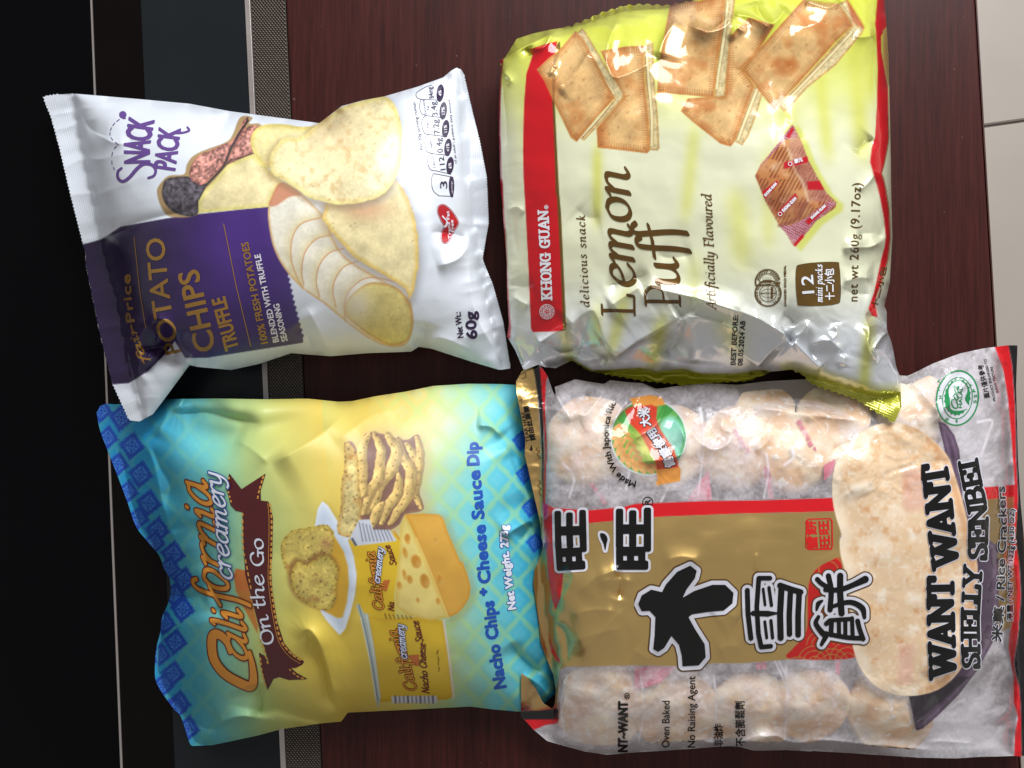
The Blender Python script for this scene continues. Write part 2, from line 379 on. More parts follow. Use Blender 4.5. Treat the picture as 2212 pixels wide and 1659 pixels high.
# ------------------------------------------------------------------ a filled packet
class Bag:
    def __init__(s, outline, body, z_edge, height, power, cell=2.0, pad=10):
        """outline: silhouette; body: the inflated area; heights in mm"""
        o = np.asarray(outline, float); s.outline = o
        s.L = Lat(o[:, 0].min() - pad, o[:, 1].min() - pad, o[:, 0].max() + pad, o[:, 1].max() + pad, cell)
        s.X, s.Y = s.L.grid(); s.sd = seg_sdf(s.L, segs_of(o), 30.0)
        ze = idw(z_edge, s.X, s.Y) if isinstance(z_edge, list) else np.full(s.X.shape, float(z_edge))
        s.ze = ze
        b = np.asarray(body, float); C = Lat(s.L.x0, s.L.y0, s.L.xs[-1], s.L.ys[-1], 8.0)
        ins = seg_sdf(C, segs_of(b), 20.0) < 0; phi = np.zeros(ins.shape)
        w = 1.0
        for k in range(2600):
            p = np.pad(phi, 1); phi = np.where(ins, (p[:-2, 1:-1] + p[2:, 1:-1] + p[1:-1, :-2] + p[1:-1, 2:]) / 4 + 1, 0)
        phi /= phi.max(); s.phi = s.up(C, phi)
        s.h = ze + height * s.phi ** power
        s.col = np.ones(s.X.shape + (3,)) * .8; s.mask = np.zeros(s.X.shape + (3,)); s.mask[..., 1] = 1
    def up(s, C, a):
        fx = np.clip((s.X - C.x0) / C.c, 0, C.nx - 1.001); fy = np.clip((s.Y - C.y0) / C.c, 0, C.ny - 1.001)
        i = fx.astype(int); j = fy.astype(int); fx -= i; fy -= j
        v = a[j, i] * (1 - fx) * (1 - fy) + a[j, i + 1] * fx * (1 - fy) + a[j + 1, i] * (1 - fx) * fy + a[j + 1, i + 1] * fx * fy
        return np.clip(blur(v, 10), 0, None)
    def crease(s, path, amp, w1, w2=None, sharp=1.0, taper=.25, sm=True):
        """a fold line: amp mm high (negative: a valley), falling off over w1 / w2 on its two sides"""
        w2 = w2 or w1; p = smooth(path, 5) if sm and len(path) > 2 else np.asarray(path, float)
        D, T, SG = path_dist(s.L, p, max(w1, w2) * 3.2)
        w = np.where(SG > 0, w1, w2); g = np.exp(-(D / w) ** sharp) - math.exp(-3.2 ** sharp)
        env = sstep(0, taper, T) * sstep(0, taper, 1 - T) if taper > 0 else 1
        s.h = s.h + amp * np.clip(g, 0, 1) * env * (D < max(w1, w2) * 3.19)
    def dent(s, x, y, rx, ry, ang, amp, p=2.0):
        a = math.radians(ang); u = (s.X - x) * math.cos(a) + (s.Y - y) * math.sin(a); v = -(s.X - x) * math.sin(a) + (s.Y - y) * math.cos(a)
        s.h = s.h + amp * np.exp(-(((u / rx) ** 2 + (v / ry) ** 2) ** (p / 2)))
    def edge_wrinkles(s, path, amp, length, scale, seed, inside=1):
        """gathers running away from a seal"""
        D, T, SG = path_dist(s.L, path, length * 3); tot = np.hypot(*np.diff(np.asarray(path, float), axis=0).T).sum()
        q = T * tot + fbm(s.X, s.Y, 60, seed, 2) * 10
        n = vnoise(q, D * .15, scale, seed) * 1.0 + vnoise(q, D * .2, scale * .45, seed + 3) * .5 - .75
        s.h = s.h + amp * (1 - np.abs(n) * 1.6) * np.exp(-D / length) * (1 - np.exp(-D / (length * .12)))
    def rest_on(s, o, gap):
        """lift this packet clear of the one it overlaps"""
        x, y = s.X.ravel(), s.Y.ravel(); inb = (x > o.L.x0) & (x < o.L.xs[-1]) & (y > o.L.y0) & (y < o.L.ys[-1])
        lim = np.where(inb & (o.samp(o.sd, x, y) < 12), o.samp(o.h, x, y) * 1000 + gap, -99).reshape(s.X.shape)
        lift = np.where(s.sd < 6, np.clip(lim - s.h, 0, None), 0)
        s.h = s.h + np.maximum(blur(lift, 6), blur(lift, 160))
    def finish(s, nblur=2):
        s.h = np.maximum(blur(s.h, nblur), .8) * .001
        gy, gx = np.gradient(s.h, s.L.c * S)
        s.gx, s.gy = gx, -gy
    def samp(s, a, x, y):
        fx = np.clip((x - s.L.x0) / s.L.c, 0, s.L.nx - 1.001); fy = np.clip((y - s.L.y0) / s.L.c, 0, s.L.ny - 1.001)
        i = fx.astype(int); j = fy.astype(int); fx = fx - i; fy = fy - j
        if a.ndim == 3: fx = fx[:, None]; fy = fy[:, None]
        return a[j, i] * (1 - fx) * (1 - fy) + a[j, i + 1] * fx * (1 - fy) + a[j + 1, i] * (1 - fx) * fy + a[j + 1, i + 1] * fx * fy
    def sheet(s, name, L, sd, mat, parent, lift=0.0, attrs=True):
        x, y, T, Q = march(L, sd)
        if not len(x): return None
        z = s.samp(s.h, x, y) + lift
        co = np.stack(at(x, y, z), 1)
        me = raw_mesh(name, co, T, Q, flip=True)
        if attrs:
            for nm, a in (('Col', s.col), ('Mask', s.mask)):
                c = s.samp(a, x, y); c = lin(np.clip(c, 0, 1)) if nm == 'Col' else np.clip(c, 0, 1)
                at_ = me.attributes.new(nm, 'FLOAT_COLOR', 'POINT')
                at_.data.foreach_set('color', np.c_[c, np.ones(len(c))].astype(np.float32).ravel())
        gx = s.samp(s.gx, x, y); gy = s.samp(s.gy, x, y); nrm = np.stack([-gx, -gy, np.ones_like(gx)], 1)
        nrm /= np.linalg.norm(nrm, axis=1)[:, None]
        me.normals_split_custom_set_from_vertices(nrm.astype(np.float32))
        return link(name, me, mat, parent)
    def film(s, name, region_sd, mat, parent): return s.sheet(name, s.L, region_sd, mat, parent)
    def back(s, name, mat, parent, col, floor=1.0):
        C = Lat(s.L.x0, s.L.y0, s.L.xs[-1], s.L.ys[-1], 6.0); sd = seg_sdf(C, segs_of(s.outline), 60.0)
        x, y, T, Q = march(C, sd)
        fx = np.clip(((x - C.x0) / C.c).round().astype(int), 0, C.nx - 1); fy = np.clip(((y - C.y0) / C.c).round().astype(int), 0, C.ny - 1)
        d = np.clip(-sd[fy, fx], 0, None); z = s.samp(s.h, x, y); ze = np.minimum(s.samp(s.ze, x, y) * .001, z)
        z = floor * .001 + (ze - floor * .001) * np.exp(-d / 22.0)
        z = np.minimum(z, s.samp(s.h, x, y) - .0002)
        me = raw_mesh(name, np.stack(at(x, y, z), 1), T, Q)
        c = lin(col); a = me.attributes.new('Col', 'FLOAT_COLOR', 'POINT'); a.data.foreach_set('color', np.tile(np.r_[c, 1], len(x)).astype(np.float32))
        a = me.attributes.new('Mask', 'FLOAT_COLOR', 'POINT'); a.data.foreach_set('color', np.tile([0., 1, 0, 1], len(x)).astype(np.float32))
        return link(name, me, mat, parent)
    # -------- printing (colour per lattice point)
    def sdf(s, poly, sm=False, band=40.0):
        p = smooth(poly, 5, True) if sm else np.asarray(poly, float)
        return seg_sdf(s.L, segs_of(p), band)
    def paint(s, m, c):
        c = np.asarray(c, float); c = c / 255.0 if c.max() > 1 else c
        s.col = s.col * (1 - m[..., None]) + c * m[..., None]
    def fill(s, poly, c, sm=False, soft=2.0, a=1.0):
        d = s.sdf(poly, sm, max(40.0, soft * 2)); m = np.clip(.5 - d / soft, 0, 1) * a; s.paint(m, c); return d
    def blob(s, poly, c_mid, c_edge, edge=20, noise=.08, nscale=30, seed=1, sm=True, shade=None, soft=2.0, grain=0.0):
        """a printed picture of a baked / sliced thing: edge colour, middle colour, mottling"""
        d = s.sdf(poly, sm, max(edge * 2.5, 40)); m = np.clip(.5 - d / soft, 0, 1)
        t = sstep(0, 1, -d / edge)[..., None]; cm = np.asarray(c_mid, float) / 255; ce = np.asarray(c_edge, float) / 255
        c = ce * (1 - t) + cm * t
        n = fbm(s.X, s.Y, nscale, seed, 4); c = c * (1 + noise * n[..., None])
        if grain: c = c * (1 + grain * fbm(s.X, s.Y, 5, seed + 9, 2)[..., None])
        if shade: c = c * (1 + shade[2] * np.clip((s.X - shade[0]) / 1000, -1, 1) + 0)[..., None]
        s.col = s.col * (1 - m[..., None]) + np.clip(c, 0, 1) * m[..., None]
        return d
    def shadow(s, poly, off, soft, a, c=(60, 50, 50), sm=True):
        d = s.sdf(np.asarray(poly) + off, sm, soft * 2); s.paint(sstep(soft, -soft * .3, d) * a, c)
    def line(s, path, w, c, a=1.0, sm=True, soft=2.0):
        p = smooth(path, 5) if sm and len(path) > 2 else np.asarray(path, float)
        D, T, SG = path_dist(s.L, p, w + 6); s.paint(np.clip(.5 - (D - w / 2) / soft, 0, 1) * a, c)

class Ink:                    # one printed element laid on the film
    def __init__(s, bag, box, cell=1.0):
        s.bag = bag; s.L = Lat(box[0], box[1], box[2], box[3], cell); s.D = np.full((s.L.ny, s.L.nx), 99.0)
    def segs(s, sg, grow=0.0):
        x0 = min(sg[:, 0].min(), sg[:, 2].min()) - 16; x1 = max(sg[:, 0].max(), sg[:, 2].max()) + 16
        y0 = min(sg[:, 1].min(), sg[:, 3].min()) - 16; y1 = max(sg[:, 1].max(), sg[:, 3].max()) + 16
        i0, i1, j0, j1 = s.L.win(x0, y0, x1, y1)
        if i1 - i0 < 2 or j1 - j0 < 2: return s
        M = Lat(s.L.xs[i0], s.L.ys[j0], s.L.xs[i1 - 1], s.L.ys[j1 - 1], s.L.c); M.nx, M.ny = i1 - i0, j1 - j0; M.xs = s.L.xs[i0:i1]; M.ys = s.L.ys[j0:j1]
        d = seg_sdf(M, sg, 16.0) - grow
        np.minimum(s.D[j0:j1, i0:i1], d, out=s.D[j0:j1, i0:i1]); return s
    def poly(s, p, sm=False, grow=0.0):
        p = smooth(p, 6, True) if sm else np.asarray(p, float)
        return s.segs(segs_of(p), grow)
    def cut(s, p, sm=False, grow=0.0):
        p = smooth(p, 6, True) if sm else np.asarray(p, float)
        d = seg_sdf(s.L, segs_of(p), 9.0) - grow; s.D = np.maximum(s.D, -d); return s
    def stroke(s, p, r, nib=None, sm=False):
        """a pen line; r: radius (or one per point); nib=(angle, flatness): a broad-edged pen"""
        p = smooth(p, 6) if sm and len(p) > 2 else np.asarray(p, float)
        r = np.full(len(p), float(r)) if np.ndim(r) == 0 else np.interp(np.linspace(0, 1, len(p)), np.linspace(0, 1, len(r)), r)
        rm = r.max() + 12
        if nib: ca, sa, fl = math.cos(nib[0]), math.sin(nib[0]), nib[1]
        for k in range(len(p) - 1):
            (ax, ay), (bx, by) = p[k], p[k + 1]
            i0, i1, j0, j1 = s.L.win(min(ax, bx) - rm, min(ay, by) - rm, max(ax, bx) + rm, max(ay, by) + rm)
            if i1 <= i0 or j1 <= j0: continue
            X = s.L.xs[None, i0:i1] + 0 * s.L.ys[j0:j1, None]; Y = s.L.ys[j0:j1, None] + 0 * X
            px, py, dx, dy = X - ax, Y - ay, bx - ax, by - ay
            if nib:
                px, py = px * ca + py * sa, (-px * sa + py * ca) / fl
                dx, dy = dx * ca + dy * sa, (-dx * sa + dy * ca) / fl
            t = np.clip((px * dx + py * dy) / (dx * dx + dy * dy + 1e-9), 0, 1)
            d = np.hypot(px - t * dx, py - t * dy) - (r[k] + t * (r[k + 1] - r[k]))
            if nib: d = d * (fl * .5 + .5) if fl < 1 else d
            np.minimum(s.D[j0:j1, i0:i1], d, out=s.D[j0:j1, i0:i1])
        return s
    def text(s, txt, path, cap, bold=0.0, spacing=1.0, shear=0.0):
        sg, w = type_segs(txt, spacing); B = Baseline(path); k = B.len / w
        f = lambda x, y: B((x + shear * y) * k, y * cap)
        return s.segs(np.c_[f(sg[:, 0], sg[:, 1]), f(sg[:, 2], sg[:, 3])], bold)
    def pen(s, txt, path, cap, r, table=PEN, nib=None, shear=0.0, track=0.0, ref=7.6):
        st, w = pen_strokes(txt, table, shear, track); B = Baseline(path); k = B.len / w
        for p in st: s.stroke(B(p[:, 0] * k, p[:, 1] / ref * cap), r, nib)
        return s
    def build(s, name, mat, parent, layer=1, grow=0.0, clip=None):
        d = s.D - grow
        if clip is not None: d = np.maximum(d, seg_sdf(s.L, segs_of(clip), 9.0))
        return s.bag.sheet(name, s.L, d, mat, parent, lift=.0002 * layer, attrs=False)

def ring(cx, cy, r, n=40, ry=None, a0=0, ang=0):
    t = np.linspace(0, 2 * math.pi, n, endpoint=False) + a0; ry = ry or r
    x = r * np.cos(t); y = ry * np.sin(t); c, q = math.cos(ang), math.sin(ang)
    return np.c_[cx + x * c - y * q, cy + x * q + y * c]
# ------------------------------------------------------------------ the surface: table top and floor
def slab_poly(name, poly, z0, z1, mat, parent=None, bevel=0.0):
    n = len(poly); top = [at(x, y, z1) for x, y in poly]; bot = [(p[0], p[1], z0) for p in top]
    me = bpy.data.meshes.new(name)
    me.from_pydata(top + bot, [], [list(range(n))[::-1], list(range(n, 2 * n))] + [[i, (i + 1) % n, n + (i + 1) % n, n + i] for i in range(n)])
    me.update()
    import bmesh
    bm = bmesh.new(); bm.from_mesh(me); bmesh.ops.recalc_face_normals(bm, faces=bm.faces)
    if bevel: bmesh.ops.bevel(bm, geom=[e for e in bm.edges if abs(e.verts[0].co.z - e.verts[1].co.z) < 1e-6 and e.verts[0].co.z > z1 - 1e-6], offset=bevel, segments=2, affect='EDGES', profile=.5)
    bm.to_mesh(me); bm.free()
    return link(name, me, mat, parent)

def wood_mat():
    m, nt, b = node_mat('dark_red_wood')
    tc = nt.nodes.new('ShaderNodeTexCoord'); mp = nt.nodes.new('ShaderNodeMapping'); mp.inputs['Rotation'].default_value = (0, 0, math.radians(-3.0)); mp.inputs['Scale'].default_value = (1, .045, 1)
    nt.links.new(tc.outputs['Object'], mp.inputs['Vector'])
    def nz(scale, det):
        n = nt.nodes.new('ShaderNodeTexNoise'); n.inputs['Scale'].default_value = scale; n.inputs['Detail'].default_value = det; nt.links.new(mp.outputs[0], n.inputs['Vector']); return n
    a, f, g = nz(70, 4), nz(520, 3), nz(1500, 2)
    ad = nt.nodes.new('ShaderNodeMath'); ad.operation = 'ADD'; nt.links.new(a.outputs['Fac'], ad.inputs[0]); nt.links.new(f.outputs['Fac'], ad.inputs[1])
    ad2 = nt.nodes.new('ShaderNodeMath'); ad2.operation = 'MULTIPLY_ADD'; nt.links.new(g.outputs['Fac'], ad2.inputs[0]); ad2.inputs[1].default_value = .7; nt.links.new(ad.outputs[0], ad2.inputs[2])
    r = nt.nodes.new('ShaderNodeValToRGB'); r.color_ramp.elements[0].position = .5; r.color_ramp.elements[1].position = .9
    mr = nt.nodes.new('ShaderNodeMapRange'); mr.inputs['From Min'].default_value = .6; mr.inputs['From Max'].default_value = 2.1; nt.links.new(ad2.outputs[0], mr.inputs['Value'])
    r.color_ramp.elements[0].position = .25; r.color_ramp.elements[1].position = .8
    r.color_ramp.elements[0].color = (.024, .0045, .0040, 1); r.color_ramp.elements[1].color = (.072, .0145, .0115, 1)
    nt.links.new(mr.outputs[0], r.inputs[0])
    dn = nt.nodes.new('ShaderNodeTexNoise'); dn.inputs['Scale'].default_value = 420; dn.inputs['Detail'].default_value = 2; nt.links.new(tc.outputs['Object'], dn.inputs['Vector'])
    dr = nt.nodes.new('ShaderNodeMapRange'); dr.inputs['From Min'].default_value = .735; dr.inputs['From Max'].default_value = .80; dr.inputs['To Max'].default_value = .5; nt.links.new(dn.outputs['Fac'], dr.inputs['Value'])
    dm = nt.nodes.new('ShaderNodeMix'); dm.data_type = 'RGBA'; dm.inputs[7].default_value = (.25, .2, .18, 1); nt.links.new(dr.outputs[0], dm.inputs[0]); nt.links.new(r.outputs[0], dm.inputs[6]); nt.links.new(dm.outputs[2], b.inputs['Base Color'])
    bp = nt.nodes.new('ShaderNodeBump'); bp.inputs['Strength'].default_value = .12; bp.inputs['Distance'].default_value = .0003
    nt.links.new(ad2.outputs[0], bp.inputs['Height']); nt.links.new(bp.outputs[0], b.inputs['Normal'])
    b.inputs['Roughness'].default_value = .4; b.inputs['Specular IOR Level'].default_value = .2
    return m

def plain_mat(name, col, rough, metal=0, spec=.5, var=.1, vscale=60, bump=0.0, bscale=400, rv=.15):
    m, nt, b = node_mat(name); c = lin(col)
    tc = nt.nodes.new('ShaderNodeTexCoord'); n = nt.nodes.new('ShaderNodeTexNoise'); n.inputs['Scale'].default_value = vscale; n.inputs['Detail'].default_value = 5
    nt.links.new(tc.outputs['Object'], n.inputs['Vector'])
    mx = nt.nodes.new('ShaderNodeMix'); mx.data_type = 'RGBA'; mx.inputs[6].default_value = (*(c * (1 - var)), 1); mx.inputs[7].default_value = (*np.minimum(c * (1 + var), 1), 1)
    nt.links.new(n.outputs['Fac'], mx.inputs[0]); nt.links.new(mx.outputs[2], b.inputs['Base Color'])
    mr = nt.nodes.new('ShaderNodeMapRange'); mr.inputs['From Min'].default_value = .3; mr.inputs['From Max'].default_value = .7; mr.inputs['To Min'].default_value = rough * (1 - rv); mr.inputs['To Max'].default_value = rough * (1 + rv)
    nt.links.new(n.outputs['Fac'], mr.inputs['Value']); nt.links.new(mr.outputs[0], b.inputs['Roughness'])
    b.inputs['Metallic'].default_value = metal; b.inputs['Specular IOR Level'].default_value = spec
    if bump:
        n3 = nt.nodes.new('ShaderNodeTexNoise'); n3.inputs['Scale'].default_value = bscale; nt.links.new(tc.outputs['Object'], n3.inputs['Vector'])
        bp = nt.nodes.new('ShaderNodeBump'); bp.inputs['Strength'].default_value = bump; bp.inputs['Distance'].default_value = .0005
        nt.links.new(n3.outputs['Fac'], bp.inputs['Height']); nt.links.new(bp.outputs[0], b.inputs['Normal'])
    return m

def rail(x_top, x_bot, y=-700, y2=2400):    # x of a table line at the photo's top and bottom edge, run on beyond the frame
    k = (x_bot - x_top) / 1659.0
    return (x_top + k * y, y), (x_top + k * y2, y2)

def strip(name, a, b, z0, z1, mat, parent, bevel=0.0):
    (ax, ay), (bx, by) = rail(*a); (cx, cy), (dx, dy) = rail(*b)
    return slab_poly(name, [(ax, ay), (cx, cy), (dx, dy), (bx, by)], z0, z1, mat, parent, bevel)

table = thing('table', 'dark red wood table with black glass side and metal trim', 'table')
strip('wood_top', (617, 695), (2107, 2203), -.028, 0, wood_mat(), table, .0012)
edge_m = plain_mat('wood_lipping', (70, 34, 28), .45, var=.2)
strip('edge_strip', (2107.6, 2203.6), (2110.5, 2206.5), -.03, -.0012, edge_m, table)
M_steel = plain_mat('brushed_trim', (178, 168, 164), .38, metal=.7, var=.06)
strip('metal_trim', (528, 606), (539.5, 617.5), -.02, .0004, M_steel, table, .0002)
# woven strip: a base with rows of small slanted ribs
M_weave = plain_mat('woven_metal', (140, 126, 116), .45, metal=.4, var=.2, vscale=300)
M_weave_d = plain_mat('weave_base', (66, 58, 52), .6, metal=.3)
strip('strip_base', (540, 618), (616.5, 694.5), -.02, -.0006, M_weave_d, table)
wv = []; wf = []
for j in range(0, 720):
    v = -700 + j * 4.35
    for i in range(11):
        u0 = 542.5 + .047 * v + i * 6.7 + (j % 2) * 3.35
        if u0 + 5.6 > 615.5 + .047 * v: continue
        q = [(u0, v), (u0 + 4.4, v + 1.4), (u0 + 6.0, v + 4.6), (u0 + 1.6, v + 3.2)]
        k = len(wv); c = np.mean(q, 0)
        wv += [at(x, y, -.0006) for x, y in q] + [at(c[0] + (x - c[0]) * .55, c[1] + (y - c[1]) * .55, .0001) for x, y in q]
        wf += [[k + 4, k + 7, k + 6, k + 5]] + [[k + a, k + 4 + a, k + 4 + (a + 1) % 4, k + (a + 1) % 4] for a in range(4)]
me = bpy.data.meshes.new('woven_ribs'); me.from_pydata(wv, [], wf); me.update()
o = link('woven_ribs', me, M_weave, table); o['kind'] = 'stuff'
M_grey = plain_mat('smoked_glass', (24, 28, 32), .3, var=.12, vscale=25, spec=.2)
M_dark = plain_mat('dark_brown_glass', (11, 6, 6), .22, var=.2, vscale=30, spec=.1)
M_black = plain_mat('black_glass', (4, 4, 6), .16, var=.25, vscale=20, spec=.08)
strip('smoked_panel', (304, 378), (527.6, 605.6), -.02, -.0002, M_grey, table)
strip('dark_panel', (199, 265), (303.7, 377.7), -.02, -.0003, M_dark, table)
strip('glass_panel', (-700, -620), (194.5, 259.5), -.02, 0, M_black, table, .0003)
strip('inlay_line', (195, 260), (198.6, 264.6), -.02, .0002, M_steel, table)

# floor tiles well below the table top
FZ = -.45
floor = None
def flat_quad(name, pts, mat, parent=None):
    me = bpy.data.meshes.new(name); me.from_pydata(pts, [], [[0, 1, 2, 3]]); me.update()
    return link(name, me, mat, parent)
M_grout = plain_mat('grout', (128, 122, 116), .8)
floor = flat_quad('floor', [(-3, -3, FZ - .004), (3, -3, FZ - .004), (3, 3, FZ - .004), (-3, 3, FZ - .004)], M_grout); floor['kind'] = 'structure'
M_tile = plain_mat('glazed_tile', (166, 156, 146), .45, var=.06, vscale=9, bump=.05, bscale=30)
import bmesh
tile_me = bpy.data.meshes.new('tile'); bm = bmesh.new(); bmesh.ops.create_cube(bm, size=1)
for v in bm.verts: v.co.x *= .597; v.co.y *= .597; v.co.z *= .008
bmesh.ops.bevel(bm, geom=[e for e in bm.edges], offset=.0015, segments=1, affect='EDGES'); bm.to_mesh(tile_me); bm.free(); tile_me.materials.append(M_tile)
gx, gy, gz = at(2160, 268, 0); kf = (CAM_H - FZ) / CAM_H; ty = gy * kf
ta = math.radians(8.0)
for i in range(-2, 3):
    for j in range(-2, 3):
        o = bpy.data.objects.new('tile', tile_me); COL.objects.link(o); o.parent = floor
        lx, ly = (i + .12) * .6, (j + .5) * .6
        o.location = (gx * kf + lx * math.cos(ta) - ly * math.sin(ta), ty + lx * math.sin(ta) + ly * math.cos(ta), FZ - .004)
        o.rotation_euler.z = ta

# ------------------------------------------------------------------ potato chips packet
def chips_packet(under):
    t = thing('potato_chips_bag', 'white and purple potato chips bag lying across the black glass side', 'snack bag')
    zig_l = zigzag(Z1((345, 305), (240, 312), (130, 330))[1:].tolist() + Z1((190, 480), (250, 700), (320, 1000), (370, 1200), (440, 1470)).tolist()
                   + Z2((45, 280), (110, 600), (175, 860), (255, 1035)).tolist(), -3.0, 7.6)
    bottom = np.vstack([Z2((300, 1040), (365, 1005), (430, 920), (540, 770), (580, 778), (740, 793), (870, 765), (1030, 712)),
                        Z2((1100, 718), (1220, 727), (1400, 712), (1605, 705), (1640, 682), (1700, 690), (1900, 755), (2030, 793))])
    zig_r = zigzag(Z2((2085, 785), (2050, 560), (2000, 380), (1950, 260), (1980, 90)).tolist() + Z3((1860, 1100), (1850, 900), (1800, 650), (1750, 450), (1690, 180)).tolist(), 3.0, 6.2)
    top = np.vstack([Z3((1660, 130), (1630, 118), (1590, 140), (1530, 190), (1340, 258), (1110, 325), (960, 352), (800, 395), (640, 518)),
                     Z1((1470, 432), (1180, 378), (820, 345), (345, 305))])
    out = np.vstack([zig_l, bottom, zig_r, top])
    seal_l = np.vstack([Z1((345, 303), (580, 1395)), Z2((215, 480), (260, 760), (330, 1045)), U((260, 990), (150, 700), (60, 190))])
    seal_r = np.vstack([Z3((1640, 110), (1680, 600), (1730, 1220)), Z2((1895, 165), (1930, 330), (1985, 560), (2040, 830)), U((1130, 830), (1140, 120))])
    body = np.vstack([Z1((345, 303), (580, 1395)), Z2((215, 480), (260, 760), (330, 1030)), bottom[1:], Z2((2040, 800), (1985, 560), (1930, 330), (1895, 165)), Z3((1730, 1220), (1680, 600), (1630, 118)), top[2:]])
    b = Bag(out, body, [(95, 210, 9), (190, 540, 12), (270, 900, 17), (350, 860, 15), (1104, 796, 9), (990, 150, 9), (1055, 480, 12), (600, 760, 12), (600, 250, 12)], 40, .52)
    X, Y = b.X, b.Y
    # folds
    b.edge_wrinkles(np.vstack([Z1((345, 303), (580, 1395)), Z2((215, 480), (260, 760), (330, 1030))]), 2.2, 55, 60, 3)
    b.edge_wrinkles(np.vstack([Z3((1640, 110), (1680, 600), (1730, 1220)), Z2((1895, 165), (1985, 560), (2040, 800))]), 2.4, 50, 55, 8)
    b.dent(372, 748, 62, 40, 35, -15)
    b.crease(Z2((330, 560), (400, 545), (470, 600), (490, 660), (560, 720), (640, 735)), 7, 16, 30)
    b.crease(Z2((470, 650), (420, 690), (375, 760), (300, 820)), -6, 20, 14)
    b.crease(Z2((250, 730), (300, 640), (345, 575), (420, 560)), 5, 12, 22)
    b.crease(Z2((280, 700), (360, 690), (440, 668)), -4, 9); b.crease(Z2((270, 760), (340, 745), (400, 720)), 3, 7)
    b.crease(Z2((480, 720), (560, 775), (640, 790), (740, 793)), 5, 10, 24); b.crease(Z2((480, 680), (470, 740), (540, 770)), -3, 10)
    b.crease(Z1((1380, 610), (1470, 440)), -2.5, 14, 22); b.crease(Z1((330, 320), (470, 560), (620, 620)), -2.5, 20); b.crease(Z1((560, 1390), (700, 1270), (1000, 1180), (1250, 1150)), -3.2, 14, 24)
    b.crease(Z1((450, 560), (640, 660), (760, 650)), 2, 16)
    b.crease(Z2((1890, 170), (1800, 140), (1690, 130)), -5, 12, 22); b.crease(Z2((1895, 180), (1830, 260), (1720, 300)), 4, 14, 30)
    b.crease(Z2((1610, 690), (1660, 640), (1680, 560)), -4, 16); b.crease(Z2((1640, 690), (1740, 640), (1900, 700)), 3.4, 20)
    b.crease(Z2((2060, 780), (1930, 560), (1890, 400), (1880, 200)), 2.2, 14, 20)
    b.crease(Z3((800, 400), (720, 520), (640, 600)), -3, 26); b.crease(Z3((1590, 150), (1500, 300), (1420, 360)), -2.2, 22)
    b.crease(Z2((1100, 480), (1160, 600), (1220, 720)), 2.2, 22, 40); b.crease(Z2((1060, 560), (1110, 640), (1130, 718)), -2.2, 20)
    b.h += crumple(X, Y, 150, 21) * .7 * (b.phi ** .3) + fbm(X, Y, 120, 5, 3) * .8
    # crimped seals
    sl = seg_sdf(b.L, segs_of(seal_l), 30); sr = seg_sdf(b.L, segs_of(seal_r), 30)
    ul = (X - interp_poly([[p[1], p[0]] for p in np.vstack([Z1((345, 303), (580, 1395)), Z2((215, 480), (260, 760), (330, 1045))])], Y))
    b.h += np.clip(-sl / 4, 0, 1) * (.28 * np.cos(ul / 4.6 * 2 * math.pi / 1.0) + 1.2 * np.sin(Y / 55))
    ur = (X - interp_poly([[p[1], p[0]] for p in np.vstack([Z3((1640, 110), (1680, 600), (1730, 1220)), Z2((1895, 165), (1930, 330), (1985, 560), (2040, 830))])], Y))
    b.h += np.clip(-sr / 4, 0, 1) * (.25 * np.cos(ur / 4.6 * 2 * math.pi) + 1.5 * np.sin(Y / 48))
    b.rest_on(under, 1.2)
    b.finish(1)
    # print: white ground, purple panel, pictures
    b.col[:] = (.850, .866, .900)
    zz = zigzag(Z2((1000, 290), (1040, 470), (1088, 655)), 4.5, 12.5)
    panel = np.vstack([Z2((-60, 200), (50, 185), (120, 165), (210, 105), (430, 65), (580, 45), (920, 8), (960, 100)), zz, Z2((1085, 662), (620, 735), (520, 735), (470, 655), (430, 710), (375, 765), (340, 800), (250, 856), (175, 862), (60, 880))])
    pg = sstep(240, 500, X + .1 * Y - 60)[..., None]; pg2 = np.exp(-(((X - 520) / 120) ** 2 + ((Y - 520) / 130) ** 2))[..., None]; pg3 = sstep(560, 650, X)[..., None]
    pc = (np.array([34, 18, 56.]) * (1 - pg) + np.array([56, 32, 96.]) * pg + pg2 * np.array([14, 8, 24.]) + pg3 * np.array([10, 16, 10.])) / 255
    m = np.clip(.5 - b.sdf(panel) / 2, 0, 1)[..., None]; b.col = b.col * (1 - m) + pc * m
    # truffle
    b.fill(Z1((945, 1010), (990, 930), (1040, 895), (1140, 885), (1160, 820), (1200, 760), (1280, 715), (1440, 655), (1490, 600), (1535, 490), (1580, 465), (1635, 480), (1610, 520), (1680, 520), (1705, 555), (1660, 620), (1640, 760), (1300, 1000), (1250, 1170), (1060, 1195), (985, 1140)), (166, 138, 98), True)
    d = b.blob(Z1((985, 985), (1010, 925), (1090, 905), (1180, 905), (1240, 940), (1300, 965), (1250, 1080), (1240, 1165), (1180, 1190), (1080, 1165), (1015, 1110), (985, 1050)), (82, 76, 84), (58, 52, 58), 10, .35, 9, 4, grain=.5)
    for p, sd in ((Z1((1180, 880), (1200, 810), (1260, 745), (1340, 710), (1440, 665), (1478, 668), (1460, 740), (1430, 810), (1340, 905), (1270, 962), (1200, 930)), 7),
                  (Z1((1470, 665), (1530, 590), (1570, 500), (1605, 475), (1590, 530), (1545, 610), (1500, 690)), 12),
                  (Z1((1450, 812), (1480, 730), (1540, 610), (1600, 545), (1650, 540), (1690, 560), (1640, 640), (1630, 700), (1645, 735), (1560, 770), (1500, 800)), 9)):
        b.blob(p, (176, 122, 112), (150, 92, 84), 6, .3, 8, sd, grain=.55)
    b.line(Z1((1300, 965), (1400, 860), (1440, 800), (1480, 700), (1540, 590), (1600, 500)), 5, (52, 44, 48), .9)
